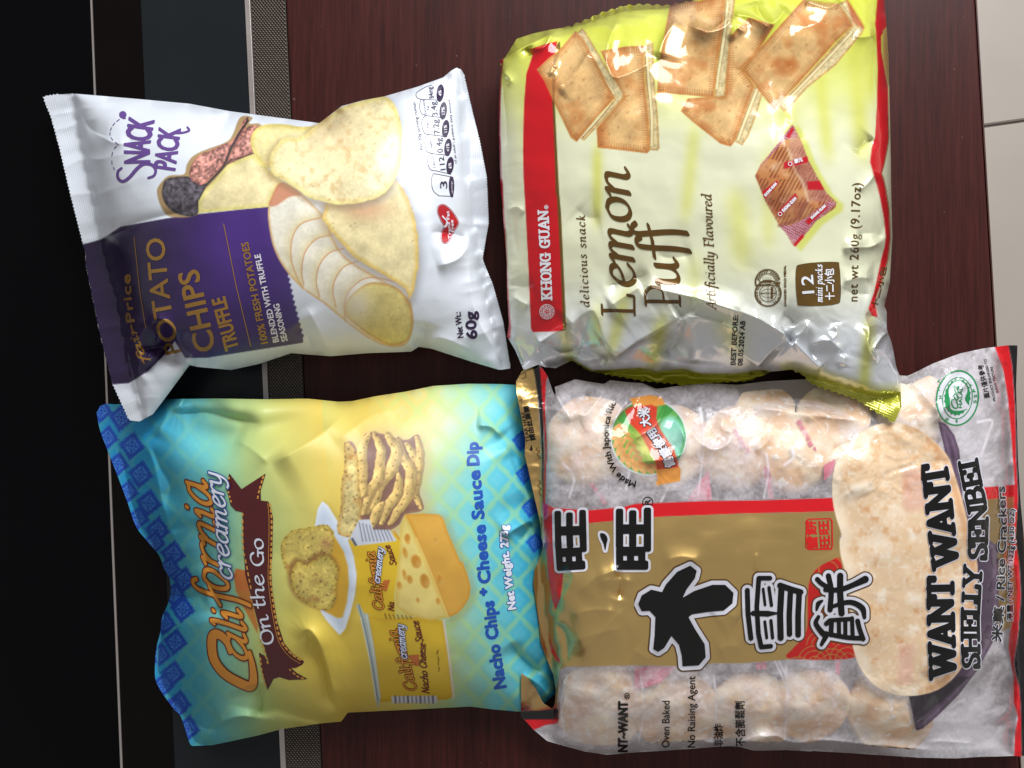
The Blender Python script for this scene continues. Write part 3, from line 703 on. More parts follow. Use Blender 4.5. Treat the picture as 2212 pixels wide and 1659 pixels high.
    b.line(Z1((1420, 870), (1470, 790), (1560, 765), (1640, 735)), 3, (70, 45, 45), .8)
    # chips and potatoes
    YEL, YED = (206, 193, 128), (188, 168, 82)
    b.blob(Z1((1243, 1168), (1245, 1080), (1290, 1000), (1370, 920), (1450, 820), (1560, 770), (1640, 740), (1750, 850), (1850, 940), (1790, 1020), (1750, 1122), (1500, 1143)), (226, 210, 160), (212, 200, 122), 14, .14, 26, 15, sm=False, grain=.05)
    pot = np.vstack([Z2((918, 20), (925, 120), (950, 220), (1000, 310), (1080, 400), (1180, 470), (1290, 560), (1400, 640), (1500, 680), (1580, 670), (1612, 600), (1615, 530), (1590, 450), (1480, 370), (1300, 260), (1230, 160), (1190, 60)), Z1((2000, 1040), (1900, 960), (1840, 950), (1780, 1030))])
    b.blob(pot, (228, 222, 206), (208, 162, 110), 7, .08, 30, 22, grain=.05)
    b.fill(Z1((1755, 1110), (1775, 1040), (1840, 945), (1990, 1030), (1900, 1050), (1810, 1110)), (188, 112, 78), True, 5, .8)
    slices = [((1180, 60), (1080, 90), (1035, 160), (1030, 260), (1055, 340), (1085, 400)), ((1225, 145), (1150, 165), (1095, 230), (1080, 320), (1090, 385)), ((1280, 210), (1215, 230), (1165, 290), (1150, 370), (1165, 440)),
              ((1350, 270), (1280, 300), (1240, 360), (1230, 420), (1245, 490)), ((1540, 370), (1400, 350), (1320, 400), (1285, 470), (1290, 560))]
    for k, sl_ in enumerate(slices):
        p = Z2(*sl_); c1 = p.mean(0)
        D, T, SG = path_dist(b.L, smooth(p, 5), 60); inside = np.clip(.5 - b.sdf(pot, True) / 2, 0, 1)
        side = np.where(SG < 0, 1, 0)
        b.paint(np.exp(-D / 12) * side * inside * .45, (205, 176, 92)); b.paint(np.exp(-D / 10) * (1 - side) * inside * .35, (226, 222, 208))
        b.line(p, 2.4, (196, 128, 84), .75)
    b.blob(Z2((1290, 470), (1330, 420), (1400, 375), (1470, 375), (1540, 400), (1590, 460), (1610, 530), (1610, 600), (1575, 660), (1500, 672), (1410, 630), (1330, 570), (1290, 530)), (218, 200, 126), (204, 160, 90), 8, .1, 25, 31, grain=.06)
    b.paint(np.exp(-(((X - 770) / 34) ** 2 + ((Y - 660) / 40) ** 2)) * .8, (214, 206, 190))
    b.shadow(Z2((1190, 60), (1230, 150), (1330, 260), (1470, 340), (1570, 390)), (2, 8), 14, .0)
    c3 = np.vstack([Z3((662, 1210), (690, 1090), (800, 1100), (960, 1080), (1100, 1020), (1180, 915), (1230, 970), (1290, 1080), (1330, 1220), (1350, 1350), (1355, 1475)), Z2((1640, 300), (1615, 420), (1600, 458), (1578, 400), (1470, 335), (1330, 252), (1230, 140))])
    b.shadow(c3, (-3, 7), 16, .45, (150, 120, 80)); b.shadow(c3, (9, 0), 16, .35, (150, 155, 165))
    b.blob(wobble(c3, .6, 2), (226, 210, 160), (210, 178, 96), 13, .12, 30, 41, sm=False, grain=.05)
    b.paint(np.clip(.5 - b.sdf(c3, True) / 2, 0, 1) * np.exp(-(((X - 790) / 50) ** 2 + ((Y - 450) / 25) ** 2)) * .6, (190, 128, 92))
    c2 = Z3((145, 650), (165, 580), (240, 530), (380, 525), (520, 545), (700, 540), (620, 700), (400, 800), (275, 838), (210, 790), (160, 720))
    b.blob(c2, (222, 208, 150), (208, 190, 108), 14, .14, 26, 43, grain=.05)
    c1 = wobble(smooth(Z3((285, 840), (285, 760), (330, 680), (400, 622), (510, 615), (600, 545), (700, 475), (800, 405), (960, 355), (1110, 325), (1190, 400), (1230, 540), (1235, 700), (1210, 850), (1180, 930), (1100, 1030), (960, 1085), (800, 1105), (690, 1090), (560, 1050), (460, 980), (380, 930), (310, 890)), 5, True), .5, 3)
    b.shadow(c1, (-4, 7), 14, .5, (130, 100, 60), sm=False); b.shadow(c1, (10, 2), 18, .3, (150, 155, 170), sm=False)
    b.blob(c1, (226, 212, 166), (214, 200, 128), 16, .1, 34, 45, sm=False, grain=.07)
    inc = np.clip(.5 - b.sdf(c1) / 2, 0, 1); b.paint(inc * np.clip(fbm(X, Y, 16, 47, 3) - .1, 0, 1) * .9, (184, 142, 82))
    b.paint(inc * np.exp(-(((X - 720) / 60) ** 2 + ((Y - 290) / 60) ** 2)) * .35, (220, 190, 150))
    for sx, sy in np.random.RandomState(4).uniform((600, 220), (900, 640), (26, 2)): b.paint(np.exp(-((X - sx) ** 2 + (Y - sy) ** 2) / 3.5) * .5 * np.clip(inc + (Y > 420) * (X > 700) * (Y < 540), 0, 1), (120, 90, 50))
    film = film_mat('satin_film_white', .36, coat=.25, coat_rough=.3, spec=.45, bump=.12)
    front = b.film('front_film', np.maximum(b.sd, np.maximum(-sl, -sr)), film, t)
    b.film('end_seal', np.maximum(b.sd, sl - .01), film, t); b.film('end_seal', np.maximum(b.sd, sr - .01), film, t)
    b.back('back_film', film, t, (225, 226, 230)); t = front
    # lettering
    GOLD = ink_mat('chips_gold_ink', (176, 132, 66), .36, .55); WHT = ink_mat('chips_white_ink', (222, 216, 226), .36); PUR = ink_mat('chips_purple_ink', (96, 66, 134), .36); DRK = ink_mat('chips_dark_ink', (44, 28, 62), .36)
    box = (180, 180, 1110, 830)
    i = Ink(b, (230, 480, 420, 800)); i.pen('fair', Z2((345, 760), (315, 690), (290, 630), (282, 578)), 15, 2.0, shear=.1); i.text('Price', Z2((277, 560), (262, 450), (255, 335)), 17, 1.0, 1.1)
    i.build('brand_lettering', GOLD, t)
    i = Ink(b, (260, 480, 560, 800)); i.text('OTATO', Z2((490, 640), (462, 560), (440, 400), (418, 158)), 40, .7); i.text('P', Z2((500, 706), (490, 655)), 34, .7)
    i.text('CHIPS', Z2((665, 692), (625, 500), (580, 308)), 44, 1.2); i.text('TRUFFLE', Z2((777, 686), (745, 570), (710, 440)), 29, 1.3)
    i.stroke(Z2((330, 590), (300, 400), (275, 155)), .8); i.stroke(Z2((705, 92), (765, 390), (835, 680)), .9)
    i.build('product_lettering', GOLD, t)
    i = Ink(b, (500, 500, 640, 770), .8); i.text('100% FRESH POTATOES', Z2((917, 662), (870, 430), (822, 178)), 15, .55); i.build('claim_lettering', GOLD, t)
    i = Ink(b, (500, 500, 640, 770), .8); i.text('BLENDED WITH TRUFFLE', Z2((970, 656), (925, 450), (880, 236)), 12.5, .5); i.text('SEASONING', Z2((1012, 652), (970, 474)), 12.5, .5); i.build('claim_lettering', WHT, t)
    i = Ink(b, (230, 220, 420, 400))
    i.stroke(Z1((690, 842), (664, 868), (666, 915), (700, 938), (748, 908), (800, 848), (850, 812), (908, 818), (936, 855), (924, 895), (884, 912)), (2.6, 4.0, 2.6), sm=True)
    i.text('NACK', Z1((893, 800), (890, 690), (925, 500)), 54, 1.9, .92); i.text('PACK', Z1((1075, 858), (1098, 700), (1115, 560)), 46, 1.6, .92)
    i.stroke(Z1((1090, 590), (1140, 585), (1178, 570), (1165, 548)), 2.4, sm=True)
    i.poly(ring(*Z1((700, 457))[0], 8)); i.poly(Z1((672, 440), (690, 470), (725, 482), (705, 488), (680, 470)), True)
    for q in (((676, 490), (655, 505)), ((642, 515), (628, 535)), ((618, 550), (610, 570)), ((607, 585), (608, 605)), ((614, 622), (628, 640)), ((645, 655), (670, 675)), ((655, 684), (638, 700)), ((626, 728), (620, 755)), ((620, 790), (622, 815)), ((630, 835), (640, 852))): i.stroke(Z1(*q), .9)
    i.build('brand_emblem', PUR, t)
    i = Ink(b, (880, 170, 1050, 720), .7)
    for s_, a, c, h in (('3', (1562, 987), (1560, 934), 15), ('112', (1550, 852), (1536, 757), 11), ('0.4g', (1532, 727), (1518, 622), 12), ('7.2g', (1509, 592), (1494, 489), 12), ('3.4g', (1494, 462), (1477, 360), 12), ('84mg', (1468, 336), (1452, 255), 11),
                        ('Calories', (1478, 838), (1464, 755), 5.5), ('Sugars', (1455, 698), (1446, 627), 5.5), ('Fat', (1432, 546), (1427, 513), 5.5), ('Saturated', (1414, 452), (1398, 352), 5.5), ('Fat', (1434, 420), (1430, 390), 5.5),
                        ('Per 20g serving contai', (1388, 706), (1332, 368), 7), ("of an adult's guideline daily amount", (1632, 808), (1582, 345), 5.5)):
        i.text(s_, Z3(a, c), h, .15 if h > 8 else 0)
    for p in (((1480, 860), (1440, 850), (1422, 800), (1425, 760), (1445, 735)), ((1460, 735), (1415, 720), (1400, 660), (1410, 615), (1425, 598)), ((1425, 598), (1395, 585), (1378, 520), (1388, 480), (1408, 462)), ((1410, 460), (1378, 450), (1362, 400), (1370, 350)), ((1375, 345), (1345, 335), (1340, 300), (1400, 260), (1450, 243)),
              ((1500, 1040), (1460, 1000), (1448, 930), (1460, 885), (1475, 882)), ((1475, 882), (1600, 905)), ((1500, 1040), (1605, 1045)), ((1480, 860), (1590, 885)), ((1445, 735), (1575, 750)), ((1425, 598), (1560, 615)), ((1408, 462), (1545, 480)), ((1372, 346), (1520, 352))): i.stroke(Z3(*p), .55, sm=len(p) > 2)
    for x, y in ((1582, 823), (1567, 692), (1550, 557), (1533, 428), (1511, 301)): i.poly(ring(*Z3((x, y))[0], 8, 30, 19, ang=.1))
    i.poly(Z3((1580, 910), (1605, 910), (1612, 980), (1602, 1048), (1585, 1040), (1574, 980)), True)
    i.build('nutrition_lettering', DRK, t)
    i = Ink(b, (940, 180, 1050, 440), .6)
    for s_, x, y, l in (('6%', 1582, 823, 40), ('<1%', 1567, 692, 56), ('11%', 1550, 557, 52), ('17%', 1533, 428, 52), ('4%', 1511, 301, 40)): i.text(s_, Z3((x + 11, y + l / 2), (x + 7, y - l / 2)), 6.2, .25)
    i.text('servings', Z3((1603, 1025), (1598, 935)), 4.6); i.build('nutrition_lettering', WHT, t, 2)
    heart = Z3((1545, 1265), (1520, 1215), (1497, 1160), (1500, 1120), (1535, 1108), (1580, 1140), (1625, 1200), (1640, 1240), (1610, 1290), (1570, 1365), (1540, 1378), (1522, 1350), (1526, 1300))
    RED = ink_mat('chips_red_ink', (176, 24, 34), .36)
    i = Ink(b, (930, 430, 1000, 540), .7); i.poly(heart, True, 2.2); i.D = np.maximum(i.D, -(Ink(b, (930, 430, 1000, 540), .7).poly(heart, True, 1.2).D)); i.poly(heart, True); i.build('heart_badge', RED, t)
    i = Ink(b, (930, 430, 1000, 540), .5); i.text('Trans Fat', Z3((1590, 1352), (1574, 1150)), 6.2, .3); i.text('Free', Z3((1612, 1300), (1603, 1215)), 6.2, .3)
    i.poly(Z3((1530, 1262), (1548, 1250), (1556, 1225), (1522, 1190), (1528, 1180), (1570, 1230), (1562, 1258), (1548, 1272))); i.build('heart_lettering', WHT, t, 2)
    i = Ink(b, (970, 650, 1050, 750), .8); i.text('Net Wt.:', Z2((1857, 636), (1842, 514)), 13, .5); i.text('60g', Z2((1922, 641), (1912, 512)), 22, 1.2); i.build('weight_lettering', DRK, t)
# ------------------------------------------------------------------ nacho chips packet
def nacho_packet():
    t = thing('nacho_chips_bag', 'blue and yellow nacho chips bag with a cheese dip picture on the black glass side', 'snack bag')
    left = np.vstack([N1((60, 250), (90, 400), (150, 560), (240, 790), (330, 1030), (400, 1230), (500, 1360), (600, 1480)), N3((640, 40), (690, 130), (700, 260), (665, 380), (625, 470), (610, 600), (580, 720), (565, 870), (580, 1040), (720, 1250), (790, 1330), (860, 1545), (890, 1580))])
    bottom = np.vstack([N3((1060, 1572), (1450, 1490), (1650, 1435)), N4((0, 1606), (180, 1590), (205, 1560), (240, 1512), (700, 1490), (1300, 1460), (1500, 1485), (1730, 1505))])
    right = U((1165, 1530), (1198, 1500), (1196, 1430), (1190, 1330), (1186, 1230), (1170, 1120), (1150, 1010), (1134, 910))
    top = np.vstack([N2((1920, 118), (1750, 110), (1500, 108), (1200, 127), (950, 178), (700, 216), (500, 258), (380, 264), (150, 240), (0, 237)), N1((1900, 127), (1500, 132), (1100, 125), (660, 130), (230, 176), (140, 170), (90, 190))])
    out = np.vstack([smooth(left, 4), bottom, right, top])
    b = Bag(out, out, [(210, 880, 3), (260, 880, 3), (420, 1610, 7), (360, 1400, 10), (300, 1150, 8), (740, 1560, 12), (1120, 1535, 10), (1190, 1500, 5), (1190, 1300, 7), (1120, 840, 5), (800, 860, 12), (620, 862, 20), (520, 860, 23), (430, 862, 17), (340, 870, 5)], 44, .62)
    X, Y = b.X, b.Y
    # flat left end, folds where the photo shows them
    b.h -= 14 * np.exp(-((X - (250 + .16 * (Y - 850))) / 90) ** 2) * (b.phi > 0)
    b.crease(N1((700, 200), (760, 260), (1000, 250), (1250, 300), (1500, 350)), -9, 30, 22); b.crease(N1((560, 480), (640, 320), (700, 220), (900, 175)), 5, 16, 40)
    b.crease(N1((1560, 700), (1800, 560), (2000, 430), (2212, 260)), 6, 20, 60); b.crease(N1((1560, 700), (1400, 560), (1250, 480)), 3, 18, 40)
    b.dent(590, 925, 100, 34, -12, -10); b.dent(450, 935, 90, 44, 14, -11); b.crease(N1((520, 500), (600, 700), (700, 900), (640, 1100)), -4, 22, 40)
    b.crease(N1((420, 420), (540, 640), (600, 900), (660, 1150), (760, 1400)), 3, 26)
    b.crease(N2((1800, 580), (1700, 480), (1560, 470)), 5, 10, 26); b.crease(N2((1800, 580), (1900, 850), (2020, 1150)), 7, 9, 40); b.crease(N2((1830, 640), (1950, 900), (2060, 1120)), -6, 20)
    b.crease(N2((2060, 1280), (1900, 1370), (1780, 1440)), 6, 10, 26); b.crease(N2((2060, 1300), (1940, 1480)), -5, 16)
    b.crease(N4((1640, 900), (1720, 1020), (1830, 1120), (1950, 1180)), -6, 14, 24); b.crease(N4((1740, 1170), (1880, 1260), (2020, 1420)), 4, 10)
    b.crease(N3((1780, 680), (1870, 570), (1960, 640), (2050, 900), (2130, 1200), (2190, 1330)), 5, 18, 26); b.crease(N3((1900, 640), (2010, 900), (2060, 1140), (2150, 1290)), -8, 14, 26)
    b.crease(N3((1440, 1040), (1480, 1200), (1460, 1340)), -6, 12, 30); b.crease(N3((1460, 1340), (1280, 1330), (1060, 1410)), 6, 12, 22); b.crease(N3((1460, 1345), (1600, 1260), (1850, 1340), (2100, 1380)), -5, 14)
    b.crease(N3((790, 1320), (1040, 1430), (1300, 1380)), -3, 16); b.crease(N3((980, 100), (1080, 280), (1120, 500)), -5, 26, 40); b.crease(N3((700, 250), (860, 300), (1020, 250)), -4, 20)
    b.crease(N1((880, 1150), (980, 1400), (1040, 1650)), -3, 24, 40); b.crease(N1((700, 1250), (760, 1500)), 2.5, 22)
    b.crease(U((870, 880), (800, 900), (720, 960)), 3, 26, 50); b.dent(840, 1120, 130, 170, 0, 4)
    b.h += crumple(X, Y, 170, 71) * .9 * (b.phi ** .3) + fbm(X, Y, 140, 15, 3) * 1.2
    b.h += 1.4 * np.sin((Y - 900) / 34 + .5 * np.sin(Y / 70)) * np.exp(-((X - (230 + .2 * (Y - 850))) / 70) ** 2) * sstep(0, 20, -b.sd)
    b.finish(3)
    # ground: blue ends, green to yellow middle, with the woven-diamond pattern
    tl = (X - (212 + .1 * np.clip(Y - 900, 0, 700))) / 880.0
    stops = [(-.05, (24, 146, 208)), (.12, (40, 158, 206)), (.24, (100, 182, 184)), (.34, (170, 194, 128)), (.44, (202, 196, 110)), (.56, (220, 192, 92)), (.70, (214, 200, 126)), (.80, (160, 200, 172)), (.90, (108, 200, 212)), (1.02, (52, 166, 200)), (1.12, (34, 140, 190))]
    warp = tl + .05 * np.exp(-((Y - 880) / 130) ** 2) * (tl > .55) * -2.0 + .03 * fbm(X, Y, 160, 61, 2)
    for k in range(3): b.col[..., k] = np.interp(warp, [s_[0] for s_ in stops], [s_[1][k] / 255 for s_ in stops])
    yl = np.exp(-(((X - 760) / 200) ** 2 + ((Y - 1420) / 140) ** 2))[..., None]; b.col = b.col * (1 - yl * .8) + np.array([.86, .74, .26]) * yl * .8
    qx = np.round((X - .05 * Y) / 4) * 4; qy = np.round(Y / 4) * 4
    a = qx / 66 + qy / 74; c = qx / 66 - qy / 74
    fa = np.abs(a - np.floor(a) - .5); fc = np.abs(c - np.floor(c) - .5); ln = (np.maximum(fa, fc) > .40) * 1.0; ln = blur(ln, 4)
    vis = (sstep(.60, .80, tl) * .5 + sstep(.42, .14, tl) * .2) * (1 - .0)
    b.paint(ln * vis, (176, 208, 130)); dots = blur(((np.abs(fa - .12) + np.abs(fc - .12)) < .16) * 1.0, 3); b.paint(dots * vis * .3, (150, 214, 225))
    # pixel-edged diamonds along the left end
    def motif(cx, cy, r, col=(26, 76, 184), inner=(74, 142, 220), ang=.15):
        u = ((X - cx) * math.cos(ang) + (Y - cy) * math.sin(ang)) / r; v = (-(X - cx) * math.sin(ang) + (Y - cy) * math.cos(ang)) / (r * 1.12)
        qu, qv = np.round(u * 6) / 6, np.round(v * 6) / 6
        d = np.abs(qu) + np.abs(qv); m = (d < 1.02) & (np.abs(u) + np.abs(v) < 1.3); m = blur(m * 1.0, 1); b.paint(m, col)
        w = np.maximum(np.abs(u), np.abs(v)); r1 = ((w > .12) & (w < .2)) | ((np.abs(np.abs(u) - .38) < .1) & (np.abs(np.abs(v) - .17) < .1)) | ((np.abs(np.abs(v) - .38) < .1) & (np.abs(np.abs(u) - .17) < .1)) | ((np.abs(u) + np.abs(v) < .66) & (np.abs(u) + np.abs(v) > .58))
        b.paint(r1 * .8, inner)
    for p in N1((275, 290), (365, 535), (440, 780), (510, 1030), (585, 1265), (720, 1470)): motif(*p, 26)
    for p in N3((815, 145), (805, 400), (740, 680), (720, 955), (770, 1210), (850, 1430)): motif(*p, 25)
    for p in N1((100, 230), (155, 465), (245, 695), (330, 930), (420, 1160), (560, 1370)): motif(*p, 23)
    for p in N3((690, 40), (730, 270), (650, 520), (610, 790), (640, 1050), (740, 1260)): motif(*p, 23)
    for p in N2((1960, 600), (1990, 890), (2040, 1180), (2080, 1480)): motif(*p, 19, (32, 92, 190), (80, 140, 214), .1)
    # soft glow behind the dish
    b.paint(np.exp(-(((X - 800) / 70) ** 2 + ((Y - 990) / 60) ** 2)) * .3, (226, 206, 150))
    # dip bowl
    bowl = np.vstack([N1((1945, 1230), (1970, 1080), (2010, 1012), (2060, 1050)), N2((290, 1160), (400, 1340), (480, 1450)), N4((240, 20), (290, 160), (318, 330), (300, 500), (262, 650), (218, 790), (170, 842), (130, 800), (60, 720), (5, 640)), N3((2000, 420), (1960, 300), (1940, 100))])
    b.shadow(bowl, (5, 4), 12, .35, (170, 140, 50), sm=False); b.blob(bowl, (196, 208, 224), (214, 220, 230), 16, .04, 60, 81, sm=False)
    b.fill(np.vstack([N1((1960, 1300), (2060, 1240), (2110, 1270)), N4((120, -20), (205, 120), (242, 250), (250, 400), (232, 560), (196, 690), (150, 696), (45, 640), (0, 560)), N3((2000, 360))]), (204, 160, 52), False, 4)
    def nacho(poly, seed, c0=(208, 186, 98), c1=(190, 164, 72)):
        p = wobble(smooth(poly, 5, True), .6, seed); b.blob(p, c0, c1, 12, .16, 22, seed, sm=False, grain=.12)
        m = np.clip(.5 - b.sdf(p) / 2, 0, 1); r = np.random.RandomState(seed); lo, hi = p.min(0), p.max(0)
        b.paint(m * np.clip(fbm(X, Y, 18, seed + 2, 3) - .25, 0, 1) * 1.2, (172, 118, 60))
        for sx, sy in r.uniform(lo, hi, (int((hi - lo).prod() / 210), 2)): b.paint(m * np.exp(-((X - sx) ** 2 + (Y - sy) ** 2) / r.uniform(1.0, 5)) * r.uniform(.4, .9), (74, 50, 34))
        for q in p[::5]: b.paint(m * np.exp(-((X - q[0]) ** 2 + (Y - q[1]) ** 2) / 5) * .7, (66, 44, 30))
    nacho(N1((1655, 1480), (1660, 1380), (1700, 1310), (1760, 1262), (1900, 1235), (2040, 1212), (2085, 1250), (2110, 1310), (2100, 1420), (2060, 1560), (1900, 1640), (1760, 1660), (1690, 1600)), 5)
    b.paint(np.exp(-(((X - 705) / 14) ** 2 + ((Y - 1175) / 12) ** 2)) * .5, (150, 90, 70))
    low2 = np.vstack([N1((1880, 1560), (1960, 1500), (2040, 1480), (2120, 1540), (2150, 1620)), N3((2150, 60), (2130, 200), (2120, 330), (2050, 405), (1900, 362), (1800, 290), (1752, 200), (1742, 90), (1790, -10))]); b.shadow(low2, (-3, -4), 11, .7, (128, 84, 44))
    nacho(np.vstack([N1((1880, 1560), (1960, 1500), (2040, 1480), (2120, 1540), (2150, 1620)), N3((2150, 60), (2130, 200), (2120, 330), (2050, 405), (1900, 362), (1800, 290), (1752, 200), (1742, 90), (1790, -10))]), 6)
    # chip stack
    st = N2((430, 640), (500, 610), (560, 700), (600, 560), (660, 528), (780, 545), (880, 580), (980, 590), (1040, 555), (1085, 580), (1100, 830), (1060, 1000), (1115, 1190), (960, 1240), (900, 1330), (780, 1390), (660, 1370), (560, 1260), (600, 1000), (560, 850))
    b.shadow(st, (10, 0), 30, .45, (190, 160, 120)); b.blob(st, (128, 92, 80), (140, 104, 88), 10, .15, 20, 88)
    strips = [(((960, 620), (1030, 740), (1040, 960), (1020, 1100)), 24), (((1050, 575), (1085, 720), (1062, 900), (1040, 1050), (1100, 1190)), 22), (((900, 590), (930, 720), (1005, 860), (985, 1060), (900, 1200), (820, 1330)), 30), (((800, 560), (880, 680), (850, 830), (745, 960), (690, 1130), (620, 1230)), 34), (((690, 545), (745, 680), (725, 900), (640, 1080), (590, 1240)), 28),
              (((640, 545), (582, 700), (590, 900), (600, 1080)), 30), (((905, 890), (885, 1060), (800, 1180), (745, 1330)), 28), (((760, 1140), (700, 1240), (680, 1350)), 26)]
    for k, (p, r) in enumerate(strips):
        pp = wobble(resample(smooth(N2(*p), 6), 3), .9, k, 3, False); pp = (pp + np.roll(pp, 1, 0)) / 2; pp = pp[1:-1]; D, T, SG = path_dist(b.L, pp, 44); w = r * .5 * (.35 + .65 * np.sin(np.clip(T, .02, .98) * math.pi) ** .6) * .8
        s1 = D * SG; b.paint(np.clip(.5 - (np.hypot(np.clip(s1 - 3, 0, None), np.clip(-s1, 0, None)) - w) / 3, 0, 1) * .55, (120, 84, 66))
        m = np.clip(.5 - (D - w) / 2.0, 0, 1); sh = np.clip(s1 / (w + .1), -1, 1)
        c_ = np.array([210, 178, 110.]) / 255 * (1 - .16 * sh - .1 * (sh > .3))[..., None] * (1 + .16 * fbm(X, Y, 10, 90 + k, 3)[..., None]); b.col = b.col * (1 - m[..., None]) + np.clip(c_, 0, 1) * m[..., None]
        rs = np.random.RandomState(k)
        for q in pp[::5]: q = q + rs.uniform(-5, 5, 2); b.paint(m * np.exp(-((X - q[0]) ** 2 + (Y - q[1]) ** 2) / rs.uniform(1.5, 4)) * .8, (70, 44, 30))
    nacho(N2((430, 632), (478, 622), (540, 720), (560, 850), (560, 1000), (582, 1150), (560, 1380), (480, 1430), (385, 1410), (370, 1340), (400, 1180), (408, 980), (435, 800)), 11, (214, 194, 130), (194, 158, 90))
    # cups
    cup2 = np.vstack([N2((470, 1430), (880, 1400), (940, 1480)), N4((700, 60), (640, 500), (650, 700), (560, 720), (360, 640), (320, 560), (318, 300), (290, 120), (262, 60))])
    b.fill(cup2, (216, 180, 44))
    b.fill(N2((475, 1445), (560, 1285), (650, 1280), (680, 1370), (820, 1370), (885, 1465), (525, 1510)), (200, 204, 216))
    cup1 = N4((400, 670), (560, 700), (820, 690), (1070, 715), (1120, 1000), (1160, 1340), (1150, 1375), (1100, 1400), (520, 1420), (480, 1300))
    b.blob(cup1, (218, 182, 48), (208, 168, 38), 14, .04, 80, 92, sm=False); b.line(N4((1068, 715), (1110, 1000), (1150, 1340), (1150, 1385)), 4.5, (214, 206, 196))
    b.fill(N4((312, 590), (336, 568), (380, 655), (415, 660), (470, 960), (525, 1385), (500, 1482), (482, 1400), (430, 1060), (350, 690)), (172, 184, 180)); b.line(N4((336, 580), (420, 940), (500, 1400)), 2.5, (112, 130, 134)); b.line(N4((400, 670), (460, 980), (515, 1390)), 3, (210, 214, 204)); b.line(N4((352, 690), (430, 1060), (484, 1400)), 2, (226, 228, 220))
    b.fill(N4((618, 1372), (1005, 1366), (1012, 1390), (1000, 1428), (622, 1430)), (208, 208, 214))
    for k in range(10):
        x = 650 + k * 36; b.line(N4((x, 1372), (x + 4, 1426)), 2.4 if k % 3 else 4, (70, 70, 84), .8)
    for k in range(9): b.line(N2((560 + k * 30, 1310 + k * 7), (590 + k * 32, 1470 - k)), 2.2, (74, 76, 90), .7)
    b.line(N2((500, 1450), (530, 1500)), 5, (50, 50, 60), .8)
    for k in range(7): b.line(N4((560 + k * 36, 660 + k * 3), (575 + k * 36, 700)), 3, (96, 70, 34), .7)
    b.line(N2((860, 1385), (915, 1460)), 4, (196, 120, 40), .6)
    # cheese wedge
    lightf = np.vstack([N2((955, 1236), (915, 1340), (905, 1600)), N4((690, 40), (655, 470), (662, 600), (740, 662), (830, 690), (960, 715), (1110, 690), (1020, 470), (930, 240), (825, 0)), N2((1050, 1440), (1000, 1320))])
    oraf = np.vstack([N2((955, 1236), (1100, 1230), (1240, 1236), (1282, 1262), (1330, 1400), (1435, 1650)), N4((1230, 200), (1280, 340), (1302, 430), (1290, 520), (1240, 602), (1180, 660), (1110, 690), (1020, 470), (930, 240), (825, 0)), N2((1050, 1440), (1000, 1320))])
    b.shadow(np.vstack([lightf[::3], oraf[::3]]), (8, 5), 14, .0); b.shadow(oraf, (8, 4), 16, .4, (150, 140, 90), sm=False)
    b.blob(lightf, (224, 202, 120), (214, 184, 90), 10, .06, 40, 95, sm=False); b.blob(oraf, (208, 158, 66), (200, 142, 46), 8, .05, 50, 96, sm=False)
    b.line(N4((830, 0), (935, 240), (1025, 470), (1110, 690)), 3, (232, 200, 120), .8)
    for x, y, rx, ry in ((735, 130, 22, 50), (830, 205, 46, 62), (905, 375, 42, 68), (730, 320, 18, 48), (775, 362, 26, 40), (685, 412, 24, 36), (845, 540, 15, 25), (1020, 550, 20, 32), (1035, 360, 34, 50), (1000, 25, 20, 26), (755, 20, 22, 40)):
        p = N4((x, y))[0]; b.blob(ring(p[0], p[1], rx * .25, 24, ry * .25, ang=-.25), (190, 132, 48), (206, 160, 72), 6, .05, 20, 7, sm=False)
        b.paint(np.exp(-(((X - p[0] - rx * .1) / (rx * .12)) ** 2 + ((Y - p[1] - ry * .1) / (ry * .12)) ** 2)) * .6, (216, 176, 100))
    p = N2((975, 1440))[0]; b.blob(ring(p[0], p[1], 7, 20, 10), (190, 132, 48), (206, 160, 72), 5, 0, 20, 7, sm=False)
    # ribbon and state-shaped badge
    b.fill(N3((1262, 45), (1400, 75), (1382, 240), (1452, 540), (1448, 600), (1330, 380), (1262, 230), (1245, 110)), (192, 108, 44), False, 3); b.fill(N3((1262, 230), (1382, 240), (1452, 540), (1448, 600), (1330, 380)), (178, 122, 48), False, 8, .6)
    film = film_mat('satin_film_nacho', .44, coat=.12, coat_rough=.35, spec=.4, bump=.1)
    front = b.film('front_film', b.sd, film, t); b.back('back_film', film, t, (60, 150, 180)); t = front
    # ---- lettering and emblem
    MAR = ink_mat('nacho_maroon_ink', (78, 18, 22), .42); GLD = ink_mat('nacho_gold_ink', (206, 142, 60), .42); ORA = ink_mat('nacho_orange_ink', (214, 140, 44), .42)
    WH = ink_mat('nacho_white_ink', (214, 218, 230), .42); BLU = ink_mat('nacho_blue_ink', (24, 78, 172), .42); NAV = ink_mat('nacho_navy_ink', (34, 70, 140), .42); BRN = ink_mat('nacho_outline_ink', (104, 34, 22), .42)
    i = Ink(b, (480, 1000, 680, 1500), 1.2)
    i.poly(np.vstack([N1((1290, 1020), (1320, 1110), (1330, 1400), (1345, 1650)), N3((1400, 300), (1450, 500), (1490, 650), (1530, 800), (1560, 890), (1700, 905), (1780, 905), (1835, 880), (1855, 850), (1760, 790), (1680, 690), (1620, 500), (1580, 250), (1565, 0)), N1((1578, 1500), (1585, 1150), (1545, 1015), (1420, 1000))]))
    i.poly(N1((1205, 770), (1183, 900), (1218, 1050), (1262, 1095), (1325, 1110), (1480, 1005), (1478, 920), (1522, 772), (1312, 908)))
    i.poly(N3((1462, 772), (1480, 900), (1510, 1010), (1537, 1100), (1590, 1000), (1640, 985), (1720, 1010), (1885, 1003), (1790, 950), (1740, 905), (1560, 890), (1510, 800)))
    i.build('ribbon', MAR, t, 1)
